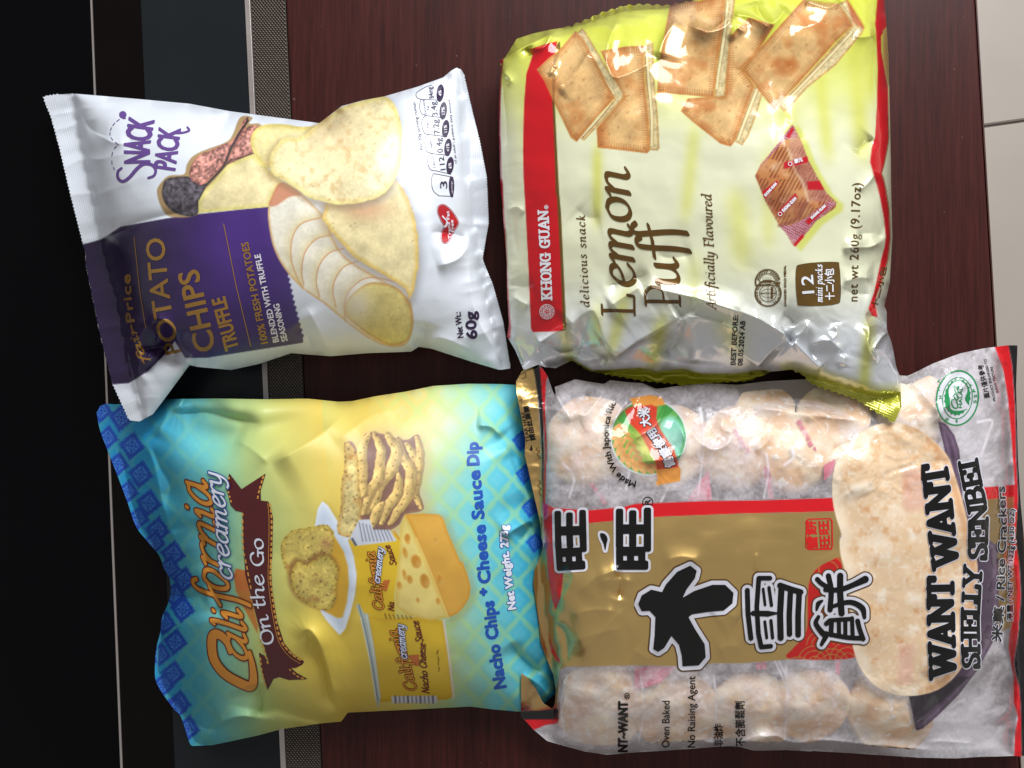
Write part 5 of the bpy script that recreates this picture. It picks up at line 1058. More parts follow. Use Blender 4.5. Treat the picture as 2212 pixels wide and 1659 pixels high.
    for k in (-1, 0, 1): q = ring(p[0], p[1], 16, 24, max(1, abs(k) * 9)); i.stroke(np.vstack([q, q[:1]]), .5)
    i.stroke([(p[0], p[1] - 16), (p[0], p[1] + 16)], .5); i.poly(L4((690, 930), (708, 935), (705, 1035), (690, 1035)))
    a0 = math.radians(200)
    i.text('MONDE SELECTION', [(p[0] + 22 * math.cos(a), p[1] + 22 * math.sin(a)) for a in np.linspace(math.radians(125), math.radians(285), 14)], 4.4, .15)
    i.text('DE LA QUALITE', [(p[0] + 26 * math.cos(a), p[1] + 26 * math.sin(a)) for a in np.linspace(math.radians(60), math.radians(-50), 12)], 4, .1)
    p = L4((660, 885))[0]
    for k in range(14): a_ = math.radians(-170 + k * 12.2 + (12 if k > 6 else 0)); i.stroke([(p[0] + 19.5 * math.cos(a_), p[1] + 19.5 * math.sin(a_)), (p[0] + 23.5 * math.cos(a_ + .12), p[1] + 23.5 * math.sin(a_ + .12))], 1.0)
    for k, s_ in enumerate(('RE 6', 'SONS', 'E D\'OR', 'NEVE')): i.text(s_, L4((632 + k * 22, 890), (628 + k * 22, 845)), 3.6)
    i.text('AWARDED GOLD MEDAL', L4((824, 1102), (820, 745)), 4.6, .35); i.build('medal_emblem', BR, t)
    p = L4((905, 790), (960, 732), (1240, 714), (1282, 760), (1292, 1020), (1240, 1082), (960, 1094), (916, 1050))
    Ink(b, (1710, 560, 1825, 670), .9).poly(p, True).build('count_badge', GD, t)
    i = Ink(b, (1710, 560, 1825, 670), .7); i.text('12', L4((1062, 982), (1050, 828)), 25, .6, 1.1); i.pen('mini packs', L4((1134, 1062), (1132, 738)), 14, 1.5, nib=NB, shear=.15, track=.6); i.text('十二小包', L4((1232, 1040), (1226, 772)), 15, .5); i.build('count_lettering', WH, t, 2)
    i = Ink(b, (1820, 380, 1880, 670), .8); i.text('net wt 260g (9.17oz)', L4((1437, 1056), (1450, 560), (1468, 34)), 19, .3, 1.12); i.build('weight_lettering', BR, t)
    i = Ink(b, (1870, 560, 1925, 690), .7); i.text('十二小包', L4((1602, 1120), (1660, 900), (1690, 760)), 10, .4); i.build('side_lettering', BR, t)
    i = Ink(b, (1640, 300, 1800, 540), .6)
    for q, s_, h_ in ((L4((645, 150), (742, 42)), 'KHONG GUAN', 5.5), (L4((800, 285), (912, 170)), 'KHONG GUAN', 6.5), (L4((1045, 345), (1165, 235)), 'KHONG GUAN', 5.5)): i.text(s_, q, h_, .5)
    i.text('康元', L2((895, 1410), (965, 1390)), 7, .4)
    for q in (L2((855, 1415))[0], L4((768, 300))[0]): i.stroke(np.vstack([ring(q[0], q[1], 4, 16), ring(q[0], q[1], 4, 16)[:1]]), .7)
    i.build('mini_pack_lettering', WH, t)
# ------------------------------------------------------------------ rice cracker packet
def senbei_packet(under):
    t = thing('rice_cracker_bag', 'gold and red rice cracker bag with clear windows, nearest the floor tiles', 'snack bag')
    left = np.vstack([W1((300, 75), (265, 45), (215, 60), (130, 110), (80, 200), (85, 300), (110, 430), (135, 560), (160, 700), (155, 840), (185, 960), (215, 1100), (250, 1250), (285, 1400), (300, 1550)), W3((262, 60), (240, 140), (200, 230), (190, 330), (212, 480), (235, 640), (245, 760), (290, 880), (335, 990), (352, 1100), (345, 1200), (330, 1235), (260, 1190), (210, 1090), (150, 1010), (104, 975), (100, 1290), (135, 1320), (190, 1380), (290, 1465))])
    bottom = np.vstack([W3((410, 1500), (560, 1540), (720, 1565), (870, 1550), (1200, 1530), (1600, 1500), (1680, 1508), (1780, 1535), (2010, 1530), (2200, 1540)), W4((500, 1535), (900, 1560), (1270, 1585), (1540, 1590), (1700, 1580), (1960, 1572))])
    right = U((2205, 1634), (2232, 1628), (2238, 1560), (2230, 1450), (2222, 1300), (2214, 1180), (2205, 1090), (2199, 990), (2195, 834), (2198, 746))
    top = np.vstack([W2((2080, 98), (1880, 125), (1700, 165), (1500, 240), (1400, 290), (1300, 338), (1220, 335), (1050, 330), (600, 360), (200, 380)), W1((2000, 228), (1700, 213), (1440, 243), (1290, 265), (1170, 213), (1030, 205), (890, 188), (840, 222), (700, 200), (590, 180), (500, 215), (412, 248), (425, 300), (410, 322), (350, 150))])
    out = np.vstack([left, bottom, right, top])
    body = np.vstack([W1((330, 200), (360, 340), (330, 700), (320, 1000), (330, 1650)), W3((300, 400), (340, 700), (360, 950), (365, 1200), (365, 1460)), bottom, U((2178, 1632), (2190, 1500), (2185, 1300), (2180, 1100), (2170, 900), (2150, 765)), top[1:]])
    b = Bag(out, body, [(1150, 800, 20), (1120, 880, 24), (1170, 1150, 24), (1160, 1300, 22), (1125, 1480, 16), (1130, 1545, 13), (1240, 1620, 10), (1500, 1620, 9), (1900, 1640, 9), (2200, 1620, 10), (2205, 1200, 12), (2190, 780, 9), (1900, 820, 9), (1600, 828, 10), (1350, 825, 12), (1230, 825, 14)], 31, .45, pad=12)
    X, Y = b.X, b.Y
    # contents push the film up in rounds
    CR = [(1276, 955, 100), (1440, 965, 94), (1590, 970, 92), (1715, 980, 88), (1300, 1520, 100), (1462, 1535, 94), (1620, 1540, 94), (1750, 1520, 84), (1975, 890, 84), (1925, 1530, 98), (1850, 1020, 70), (1650, 895, 66), (1800, 905, 78), (2080, 1130, 80), (2080, 1420, 84)]
    for x, y, r in CR[:11] + CR[13:]: b.dent(x, y, r * .8, r * .8, 0, 3.2, 3.0)
    # gathers
    b.edge_wrinkles(W1((330, 200), (350, 340), (330, 700), (320, 1000), (330, 1650)), 2.0, 34, 40, 203); b.edge_wrinkles(bottom, 1.2, 22, 40, 205); b.edge_wrinkles(top[10:], 2.0, 30, 45, 207)
    b.crease(W1((420, 300), (500, 430), (560, 560)), 4, 8, 20); b.crease(W1((560, 560), (620, 480), (700, 470), (900, 190)), 4, 9, 16); b.crease(W1((1180, 225), (1080, 330), (960, 480), (900, 620)), 4.5, 9, 18); b.crease(W1((1170, 220), (1300, 300), (1390, 330)), 3, 8)
    b.crease(W1((1390, 330), (1300, 560), (1100, 700), (1080, 780)), 3.4, 10, 22); b.crease(W1((1400, 450), (1520, 640), (1530, 800), (1400, 870), (1100, 900)), 4, 10, 24); b.crease(W1((1540, 500), (1600, 640), (1760, 780), (1900, 740), (1980, 600)), 3.4, 9, 20); b.crease(W1((1880, 480), (1860, 600), (1980, 640)), 3.2, 8)
    b.crease(W2((0, 590), (250, 600), (500, 640), (860, 680), (1060, 720)), 4, 8, 18); b.crease(W2((290, 560), (400, 530), (600, 545), (800, 640)), 3, 8); b.crease(W2((100, 950), (190, 850), (250, 760)), 4, 8); b.crease(W2((490, 700), (580, 620), (700, 640)), 3, 8); b.crease(W2((420, 1020), (520, 1060), (640, 1030)), 2.4, 10)
    b.crease(W2((1450, 740), (1540, 640), (1420, 470), (1290, 370)), 5, 10, 18); b.crease(W2((1540, 640), (1620, 560), (1800, 330)), 3.2, 9, 14); b.crease(W2((1340, 400), (1480, 520), (1550, 600)), -3, 8)
    b.crease(W3((330, 480), (420, 400), (480, 280), (400, 180)), 4, 16, 30); b.crease(W3((500, 430), (620, 300), (760, 240), (860, 200)), 3.6, 18, 40); b.crease(W3((780, 230), (830, 330), (800, 460)), -3.6, 12, 22); b.crease(W3((330, 600), (420, 700), (440, 920)), -3.4, 14, 24); b.crease(W3((300, 560), (360, 500), (430, 300)), -2.5, 10)
    b.crease(W3((480, 860), (640, 720), (800, 560), (900, 470)), 2.6, 26, 50); b.crease(W3((1300, 1440), (1600, 1500), (1800, 1460), (2000, 1500)), 3, 8); b.crease(W3((1640, 1500), (1800, 1430), (1930, 1440)), 3, 8); b.crease(W4((0, 1500), (150, 1440), (250, 1430), (330, 1470), (500, 1480)), 3, 8); b.crease(W4((300, 1530), (520, 1460), (900, 1490), (1250, 1520), (1500, 1570)), 3.4, 9); b.crease(W4((1300, 1480), (1450, 1470), (1700, 1490)), 2, 7)
    b.crease(W4((1910, 680), (1880, 760), (1940, 960), (1960, 1080)), 2.6, 9); b.crease(W3((1800, 100), (1790, 250)), 1, 4)
    for q, a_, w_ in ((((440, 560), (640, 520), (820, 540)), 3.2, 22), (((430, 760), (620, 700), (860, 640)), 2.8, 26), (((640, 330), (800, 300), (940, 330)), 3.0, 18), (((1100, 180), (1260, 140), (1440, 180)), 2.0, 20), (((1500, 620), (1600, 560), (1680, 600)), 1.8, 24), (((900, 800), (1000, 860), (1060, 880)), 2.0, 20), (((1500, 820), (1600, 780), (1700, 800)), 1.8, 20)): b.crease(W3(*q), a_, w_, w_ * 1.8)
    win = sstep(1085, 1060, Y) + sstep(1440, 1465, Y - .0 * X) + sstep(2100, 2150, X); win = np.clip(win, 0, 1)
    b.h += crumple(X, Y, 70, 211) * (.35 + .75 * win) * sstep(0, 26, -b.sd) + crumple(X, Y, 36, 213) * .65 * win + crumple(X, Y, 18, 214) * .2 * win + fbm(X, Y, 130, 215, 3) * 1.1
    b.rest_on(under, 1.6)
    b.finish(2)
    # ---- print
    sdp = lambda p, sm=False: b.sdf(p, sm); cov = lambda p, soft=2.0, sm=False: np.clip(.5 - b.sdf(p, sm) / soft, 0, 1)
    fib = fbm(X, Y, 26, 221, 4); fine = fbm(X, Y, 5.0, 223, 2)
    b.col[:] = np.array([232, 224, 230.]) / 255; alpha = np.clip(.42 + .26 * fib + .13 * fine, .14, .85); metal = np.zeros(X.shape)
    clear = np.maximum.reduce([cov(np.vstack([W1((1990, 240), (2010, 330), (1990, 400), (2050, 430)), W2((120, 560), (300, 530), (420, 530), (600, 545), (760, 600), (880, 680), (1060, 725), (1230, 690), (1240, 560), (1000, 420), (600, 330), (200, 360))]), 10), cov(W2((100, 700), (240, 640), (420, 600), (700, 640), (780, 800), (760, 950), (700, 1080), (620, 1180), (380, 1190), (210, 1120), (180, 980)), 12, True) * .8, cov(W1((560, 560), (800, 420), (1000, 480), (1000, 760), (820, 900), (560, 820)), 30, True) * .35, cov(W2((1240, 380), (1340, 420), (1480, 560), (1540, 660), (1420, 760), (1240, 640)), 10, True) * .7, cov(W4((860, 1010), (1000, 1120), (1180, 1170), (1260, 1420), (1000, 1420), (800, 1300), (760, 1080)), 16, True) * .75])
    alpha = alpha * (1 - clear) + .16 * clear
    for p in (W4((235, 890), (290, 1010), (330, 1130), (300, 1290)), W3((1960, 890), (2010, 1000), (2040, 1150)), W2((1850, 700), (1960, 690), (1930, 800), (1880, 950)), W1((1330, 1240), (1370, 1160), (1390, 1110)), W1((440, 330), (520, 500), (560, 560)), W2((390, 900), (400, 980), (330, 1040)), U((1352, 870), (1366, 960), (1352, 1060)), U((1512, 880), (1520, 960), (1508, 1070)), U((1655, 980), (1660, 1020), (1650, 1075)), U((1384, 1460), (1392, 1530), (1380, 1600)), U((1542, 1460), (1548, 1540), (1536, 1600)), U((1698, 1440), (1700, 1520), (1694, 1600)), U((1215, 1000), (1240, 1030), (1230, 1075)), U((1225, 1460), (1212, 1520), (1220, 1590))):
        D, T, SG = path_dist(b.L, smooth(p, 5), 20); alpha = np.maximum(alpha, np.exp(-(D / 4.5) ** 2) * .72)
    def ink(p, c, me=0.0, sm=False, soft=2.0, a=1.0):
        nonlocal alpha, metal
        m = cov(p, soft, sm) * a; b.paint(m, c); alpha = np.maximum(alpha, m) if a == 1 else alpha * (1 - m) + m; metal = metal * (1 - m) + me * m
    GOLD = (196, 158, 92); RED = (206, 16, 28); BLK = (16, 13, 14)
    ink(W3((180, 60), (440, 0), (440, 925), (360, 960), (300, 900), (200, 700)), (200, 164, 98), .85)
    # end flap: gold, black and red lines
    ink(np.vstack([W1((320, 60), (200, 30), (60, 150), (60, 400), (140, 1000), (280, 1659), (316, 1659), (306, 1000), (292, 700), (262, 300), (232, 80)), ]), (206, 168, 102), .88)
    ink(np.vstack([W3((180, 60), (276, 40), (300, 300), (335, 520), (300, 620), (300, 760), (345, 900), (380, 960), (360, 1240), (300, 1250), (100, 1250), (80, 960), (150, 700))]), (196, 160, 98), .85)
    ink(W3((80, 1190), (200, 1250), (370, 1200), (372, 1255), (80, 1262)), (150, 40, 26), .2, soft=12); ink(W3((80, 1250), (240, 1245), (372, 1232), (372, 1312), (130, 1312), (80, 1300)), BLK); ink(W3((120, 1310), (372, 1308), (366, 1340), (280, 1350), (195, 1385), (150, 1345)), RED)
    ink(W1((215, 40), (262, 40), (290, 90), (310, 400), (322, 800), (318, 1250), (308, 1250), (300, 800), (275, 380), (240, 150)), BLK)
    ink(np.vstack([W1((285, 80), (300, 75), (356, 150), (340, 200), (330, 420), (345, 760), (332, 1250), (400, 1290), (700, 1312), (1000, 1285), (1110, 1255), (1250, 1250), (1700, 1232), (2212, 1225)), W2((710, 1296), (730, 1405), (0, 1420)), W1((1285, 1372), (1000, 1400), (720, 1425), (460, 1440), (420, 1659)), W3((410, 0), (412, 200), (402, 300), (385, 440), (350, 520), (322, 440), (296, 250), (276, 0)), W1((320, 1500), (312, 1250), (330, 800), (310, 400))]), RED)
    ink(np.vstack([W1((460, 1438), (720, 1424), (1000, 1398), (1285, 1370)), W2((0, 1420), (730, 1405), (775, 1580)), W4((700, 0), (760, 300), (820, 862), (450, 868), (0, 905)), W3((1500, 905), (1200, 925), (900, 920), (440, 930), (400, 900), (345, 700), (360, 540), (395, 420), (408, 250), (410, 0)), W1((415, 1659))]), (218, 182, 112), .9)
    ink(W3((300, 690), (330, 780), (370, 860), (390, 905), (350, 880), (318, 820)), RED)
    for p in (W3((330, 120), (345, 260), (350, 420)), W3((375, 150), (372, 300), (352, 460)), W1((360, 1480), (390, 1560), (420, 1600)), W1((350, 1520), (345, 1640))): b.line(p, 2, (150, 90, 40), .7)
    # red seigaiha behind the last character
    fan = W4((344, 872), (362, 800), (430, 730), (466, 640), (470, 420), (486, 300), (540, 220), (630, 168), (704, 150), (730, 300), (790, 700), (820, 862))
    ink(fan, (196, 26, 26), .1, True); fm = cov(fan, 2, True)
    for cx, cy, R in ((400, 960, (60, 100)), (520, 900, (45, 85, 120)), (640, 930, (50, 90, 130)), (560, 770, (60, 95)), (760, 880, (50, 90, 130)), (620, 240, (70, 110, 150))):
        c = W4((cx, cy))[0]
        for r_ in R: d = np.abs(np.hypot(X - c[0], Y - c[1]) - r_ * .3); b.paint(fm * np.clip(1.2 - d / 1.3, 0, 1) * ((Y < c[1]) | (cy == 240)), (176, 132, 62))
    # right end: red and black lines
    ink(np.vstack([W2((1895, 1212), (2000, 1205), (2142, 1192), (2160, 1290), (2160, 1300), (1905, 1312))]), RED)
    ink(np.vstack([W2((1905, 1310), (2150, 1288), (2190, 1659)), W4((1985, 300), (1960, 640), (1890, 662), (1800, 700), (1700, 300), (1700, 60))]), (210, 172, 104), .85)
    ink(np.vstack([W2((1978, 100), (2090, 90), (2118, 250), (2142, 600), (2150, 1000), (2166, 1300)), W4((1965, 0), (1992, 200), (2005, 420), (1985, 690), (1955, 900), (1962, 960), (1995, 1080), (2005, 1240), (2012, 1590), (1956, 1590), (1962, 1400), (1985, 1300), (1955, 1190), (1952, 1000), (1915, 800), (1922, 690), (1962, 560), (1975, 400), (1950, 150), (1938, 0)), W2((2138, 1190), (2110, 800), (2085, 520), (2050, 300))]), RED)
    ink(np.vstack([W2((2088, 80), (2190, 80), (2230, 1659)), U((2260, 1300), (2260, 1660)), W4((2012, 1590), (2006, 1240), (1996, 1080), (1965, 960), (1958, 900), (1988, 690), (2008, 420), (1995, 200), (1968, 0)), W2((2168, 1300), (2152, 1000), (2144, 600), (2120, 250))]), (20, 17, 18))
    ink(U((2207, 1080), (2240, 1080), (2250, 1640), (2224, 1640), (2216, 1300)), (96, 76, 40), .6)
    # plate and big cracker
    ink(np.vstack([W2((1535, 690), (1600, 715), (1665, 800), (1705, 920), (1722, 1100), (1730, 1300)), W4((1760, 0), (1840, 60), (1850, 560), (1800, 760), (1690, 960), (1560, 1130), (1400, 1290), (1300, 1375), (1252, 1392), (1235, 1330), (1196, 1130), (1500, 900), (1660, 300))]), (72, 52, 72), 0, False); pm = sdp(np.vstack([W2((1535, 690), (1600, 715), (1665, 800), (1705, 920), (1722, 1100), (1730, 1300)), W4((1760, 0), (1840, 60), (1850, 560), (1800, 760), (1690, 960), (1560, 1130), (1400, 1290), (1300, 1375), (1252, 1392), (1235, 1330), (1196, 1130), (1500, 900), (1660, 300))]))
    b.paint(np.exp(-((pm + 8) / 5) ** 2) * .7, (120, 100, 122)); b.paint(cov(W4((1200, 1140), (1400, 1100), (1560, 1000), (1640, 1000), (1500, 1120), (1300, 1290), (1245, 1330))), (44, 34, 44))
    ck = np.vstack([W2((850, 865), (770, 960), (722, 1060), (704, 1240), (728, 1420), (776, 1580)), W4((700, 20), (706, 120), (740, 260), (776, 500), (786, 700), (812, 850), (860, 960), (950, 1062), (1060, 1120), (1180, 1140), (1300, 1130), (1420, 1090), (1530, 1000), (1600, 890), (1650, 700), (1688, 400), (1692, 200), (1664, 60)), W2((1722, 1290), (1655, 1080), (1620, 980), (1530, 870), (1420, 780), (1300, 725), (1200, 705), (1050, 722), (930, 782))])
    ck = smooth(ck[::1], 3, True); ink(ck, (224, 192, 156)); cm = cov(ck); cd = b.sdf(ck)
    b.paint(cm * np.clip(fbm(X, Y, 34, 231, 4) * 1.5, 0, 1), (240, 224, 204)); b.paint(cm * np.clip(fbm(X, Y, 22, 233, 4) * 1.5 - .2, 0, 1), (206, 152, 104)); b.paint(cm * np.clip(fbm(X, Y, 7, 235, 2) * 1.2 - .2, 0, 1) * .6, (246, 236, 222))
    edge = cm * sstep(-34, -6, cd) * sstep(1960, 1860, X); b.paint(edge * .8, (238, 220, 196)); b.paint(cm * np.exp(-((cd + 10) / 8) ** 2) * (X > 2000) * .5, (196, 132, 84))
    for p in (W2((1260, 1060), (1440, 1060), (1440, 1370), (1290, 1410), (1260, 1340)), W4((1130, 770), (1240, 765), (1220, 1050), (1120, 1060))): b.paint(cm * cov(p, 14) * .35, (214, 150, 150))
    # stamp
    stamp = [W2((500, 1475), (515, 1462), (690, 1458), (706, 1475))]
    # green certification mark: pale ground
    e = W2((1690, 512))[0]; hal = ring(e[0], e[1], 46, 48, 60, ang=.12); hm = cov(hal); b.paint(hm, (206, 206, 212)); alpha = np.maximum(alpha, hm * .9)
    # badge: disc, sun, rice ears, ribbon
    bc = W1((1225, 680))[0]; disc = ring(bc[0], bc[1], 80, 60); ink(ring(bc[0], bc[1], 83, 60), (214, 220, 226)); ink(disc, (60, 140, 62)); dm = cov(disc)
    b.paint(dm * np.exp(-(((X - bc[0] + 8) / 42) ** 2 + ((Y - bc[1] - 18) / 46) ** 2)) * .95, (226, 220, 90)); th = np.arctan2(Y - bc[1] - 10, X - bc[0] + 5); b.paint(dm * (np.sin(th * 14) > .3) * .2, (226, 230, 140))
    b.paint(dm * cov(W1((1330, 560), (1420, 500), (1500, 560), (1535, 680), (1480, 860), (1400, 860), (1350, 720)), 12, True) * .8, (150, 214, 206))
    for k in range(10):
        a_ = math.radians(196 - k * 13.5); q = (bc[0] + 72 * math.cos(a_), bc[1] + 72 * math.sin(a_)); ink(ring(q[0], q[1], 12, 20, 5.5, ang=a_ - 1.0), (222, 170, 110)); ink(ring(q[0] * .88 + bc[0] * .12, q[1] * .88 + bc[1] * .12, 11, 20, 5, ang=a_ - 2.1), (212, 152, 92))
    for k in range(7):
        q = W1((985 + 26 * k, 600 + 52 * k)); ink(ring(q[0][0] - 5, q[0][1], 10, 16, 4, ang=1.9), (222, 160, 96)); ink(ring(q[0][0] + 6, q[0][1] - 2, 10, 16, 4, ang=.6), (214, 146, 84))
    rib = [W1((1060, 345), (1240, 315), (1340, 335), (1370, 400), (1250, 420), (1100, 425)), W1((1285, 930), (1490, 930), (1505, 960), (1500, 1060), (1400, 1080), (1285, 1100), (1300, 1040))]
    for p in rib:
        ink(p + 0, (226, 150, 70))
    ink(W1((1020, 450), (1060, 420), (1250, 400), (1300, 420), (1290, 520), (1330, 620), (1440, 780), (1480, 900), (1480, 940), (1300, 960), (1280, 880), (1160, 660), (1060, 560)), (204, 62, 42), soft=3)
    b.paint(cov(W1((1150, 640), (1260, 580), (1440, 790), (1470, 900), (1310, 940)), 10) * .6, (220, 96, 60))
    b.paint(cov(W1((1090, 780), (1200, 640), (1330, 560), (1360, 640), (1480, 660), (1440, 800), (1250, 860), (1130, 870)), 24, True) * .25, (240, 240, 240))  # glare on the film, painted as a pale veil over the badge
    b.mask[..., 0] = metal; b.mask[..., 2] = metal * .1; b.mask[..., 1] = np.clip(alpha, 0, 1)
    film = film_mat('clear_printed_film', .24, coat=.9, coat_rough=.055, spec=.12, bump=.05, bscale=200, alpha=True)
    flapr = np.vstack([W1((330, 40), (40, 20), (40, 500), (120, 1000), (270, 1659), (318, 1659), (312, 1250), (322, 800), (310, 400), (285, 85))]); fl = seg_sdf(b.L, segs_of(flapr), 30)
    endr = np.vstack([W2((2088, 60), (2250, 60)), U((2270, 1300), (2270, 1660)), W4((2012, 1600), (2006, 1240), (1996, 1080), (1965, 960), (1988, 690), (2008, 420), (1968, 0)), W2((2168, 1300), (2152, 1000), (2144, 600), (2120, 250))]); en = seg_sdf(b.L, segs_of(endr), 30)
    front = b.film('front_film', np.maximum(b.sd, np.maximum(-fl, -en)), film, t); b.film('end_flap', np.maximum(b.sd, fl - .01), film, t); b.film('end_seal', np.maximum(b.sd, en - .01), film, t)
    bk = plain_mat('pale_back_film', (216, 212, 216), .4); b.back('back_film', bk, t, (150, 140, 140)); t = front
    # ---- lettering
    G = dict(coat=.6, coat_rough=.09, spec=.1, bump=.05, bscale=200)
    K = ink_mat('senbei_black_ink', (14, 12, 12), .3, **G); Wi = ink_mat('senbei_white_ink', (208, 206, 216), .3, **G); R_ = ink_mat('senbei_red_ink', (202, 30, 30), .3, **G); GR = ink_mat('senbei_green_ink', (26, 128, 72), .3, **G); SH = ink_mat('senbei_shade_ink', (92, 66, 34), .3, **G); PK = ink_mat('wrapper_pink_ink', (206, 66, 100), .4, bump=.05); DG = ink_mat('senbei_embossed_ink', (96, 74, 40), .35, .4, **G)
    def outlined(i, name, g1, g2=0.0):
        if g2: i.build(name + '_shade', SH, t, 1, grow=g2)
        i.build(name + '_outline', Wi, t, 2, grow=g1); i.build(name, K, t, 3)
    i = Ink(b, (1180, 1085, 1430, 1240), 1.0)
    i.text('旺', W3((560, 212), (545, -8), (545, -185)), 50, 4.6); i.text('旺', np.vstack([W3((1012, 215), (1012, 0), (1012, -200))]), 56, 5.0)
    i.poly(W1((808, 1510), (850, 1520), (870, 1560), (862, 1600), (850, 1659), (835, 1600), (812, 1550)), True); i.build('brand_outline', Wi, t, 2, grow=5.0); i.build('brand_lettering', K, t, 3)
    i = Ink(b, (1370, 1190, 1620, 1460), 1.0); i.poly(W3((952, 480), (975, 420), (1040, 380), (1120, 398), (1150, 340), (1230, 250), (1320, 208), (1362, 240), (1350, 290), (1290, 370), (1255, 445), (1350, 390), (1480, 345), (1570, 345), (1627, 400), (1620, 470), (1560, 520), (1450, 530), (1330, 548), (1302, 572), (1350, 660), (1420, 770), (1427, 860), (1380, 915), (1270, 922), (1265, 850), (1245, 770), (1185, 700), (1130, 790), (1090, 817), (1060, 800), (1070, 700), (1075, 570), (1030, 522), (975, 525)), False, 1.5); outlined(i, 'product_lettering', 9.0, 12.0)
    i = Ink(b, (1580, 1210, 1760, 1430), 1.0)
    for p, r in ((((1732, 380), (1737, 550), (1758, 725)), 4.2), (((1895, 292), (1815, 292), (1800, 500), (1812, 690), (1832, 788), (1900, 782)), 4.0), (((1775, 545), (1880, 548), (1938, 545)), (4.4, 5, 2)), (((1846, 370), (1860, 485)), 2.3), (((1888, 360), (1906, 488)), 2.8), (((1858, 605), (1872, 722)), 2.5), (((1902, 598), (1914, 722)), 2.8),
                 (((1968, 345), (2040, 370), (2115, 392)), 5.0), (((1978, 370), (1968, 550), (1972, 722)), 5.2), (((2042, 400), (2034, 560), (2036, 695)), 4.6), (((2106, 395), (2098, 560), (2098, 700)), 4.8)): i.stroke(W3(*p), np.asarray(r) * 1.28)
    outlined(i, 'product_lettering', 6.6, 9.5)
    i = Ink(b, (1730, 1220, 1900, 1420), 1.0)
    for p, r in ((((540, 300), (570, 330), (640, 372)), 4), (((535, 520), (548, 475), (575, 455)), (2, 4, 2)), (((620, 275), (640, 380), (632, 520)), 4.4), (((705, 275), (705, 400), (715, 545)), 5.2), (((600, 375), (700, 375), (800, 340), (885, 300)), (4, 4.5, 4.5, 6)), (((640, 500), (730, 470), (800, 470), (865, 510), (880, 575)), (3, 4, 4.5, 5, 3)),
                 (((548, 570), (530, 620), (580, 690), (605, 700), (570, 770)), (3, 4, 5, 5, 3)), (((605, 620), (640, 600), (638, 700)), 4), (((640, 595), (790, 585)), 3.6), (((645, 700), (760, 720), (860, 725)), 4), (((695, 600), (697, 705)), 3.4), (((742, 595), (742, 710)), 3.4), (((790, 580), (795, 715)), 3.4), (((830, 600), (845, 660), (870, 730)), 4)): i.stroke(W4(*p), np.asarray(r) * 1.3, sm=len(p) > 2)
    outlined(i, 'product_lettering', 6.6, 9.5)
    i = Ink(b, (1990, 980, 2090, 1480), 1.0); NB = (1.57, .62)
    i.pen('WANT', W4((1532, 992), (1518, 640), (1512, 288)), 52, 8.0, SLAB, nib=NB); i.pen('WANT', np.vstack([W4((1552, 192)), W2((1652, 1480), (1625, 1200), (1592, 1020))]), 52, 8.0, SLAB, nib=NB)
    i.build('english_outline', Wi, t, 1, grow=2.0); i.build('english_lettering', K, t, 2)
    i = Ink(b, (2060, 970, 2150, 1460), 1.0); i.pen('SHELLY', W4((1708, 938), (1700, 600), (1722, 215)), 36, 5.6, SLAB, nib=NB); i.pen('SENBEI', np.vstack([W4((1758, 158)), W2((1925, 1420), (1880, 1200), (1838, 988))]), 38, 6.0, SLAB, nib=NB); i.build('english_outline', Wi, t, 1, grow=2.2); i.build('english_lettering', K, t, 2)
    i = Ink(b, (2120, 1040, 2205, 1400), .8); i.text('米菓 / Rice Crackers', np.vstack([W4((1862, 752), (1888, 400), (1890, 200)), W2((2078, 1500), (2060, 1205))]), 17, .7); i.text('淨重 / NET WT:122g (4.30 OZ)', np.vstack([W4((1945, 600), (1945, 200)), W2((2136, 1659), (2136, 1385))]), 10, .4); i.build('weight_outline', Wi, t, 1, grow=1.6); i.build('weight_lettering', K, t, 2)
    i = Ink(b, (1730, 1110, 1810, 1195), .7); q = np.vstack([W2((505, 1478), (520, 1464), (690, 1460), (705, 1478)), W4((648, 60), (640, 84), (478, 86), (458, 70))]); i.stroke(np.vstack([q, q[:1]]), 1.4); i.text('旺旺', np.vstack([W4((630, 82)), W2((672, 1475))]), 17, .9); i.text('雪餅', np.vstack([W4((540, 82)), W2((570, 1475))]), 17, .9); i.build('red_stamp', R_, t)
    i = Ink(b, (1290, 870, 1420, 1060), .8); i.text('Made With Japonica Rice', W1((1118, 1060), (1040, 1045), (970, 985), (915, 880), (880, 760), (880, 600), (905, 470), (960, 350)), 13, .5); i.build('badge_lettering', K, t, 2)
    i = Ink(b, (1360, 860, 1480, 1020), .8); i.text('大米', W1((1240, 580), (1215, 425)), 17, .9); i.text('健', W1((1450, 925), (1425, 850)), 17, .9); i.text('康使用', W1((1420, 830), (1270, 600)), 16, .8); i.build('badge_outline', K, t, 1, grow=1.4); i.build('badge_lettering', Wi, t, 2)
    i = Ink(b, (1380, 1060, 1420, 1110), .7); c = W1((1218, 1242))[0]; i.stroke(np.vstack([ring(c[0], c[1], 11), ring(c[0], c[1], 11)[:1]]), .9); i.text('R', W1((1242, 1265), (1240, 1218)), 12, .5); i.build('registered_mark', K, t)
    i = Ink(b, (1290, 1400, 1640, 1630), .8); i.text('NT~WANT', W3((866, 1542), (868, 1340), (868, 1182)), 19, 1.5); i.text('®', W3((886, 1165), (884, 1118)), 11, .3); i.text('Oven Baked', W3((1170, 1512), (1172, 1176)), 16, .35); i.text('No Raising Agent', W3((1355, 1512), (1357, 1000)), 16, .35); i.text('非油炸', W3((1552, 1502), (1550, 1345)), 15, .5); i.text('不含膨鬆劑', W3((1712, 1502), (1706, 1180)), 16, .5); i.build('claim_lettering', K, t)
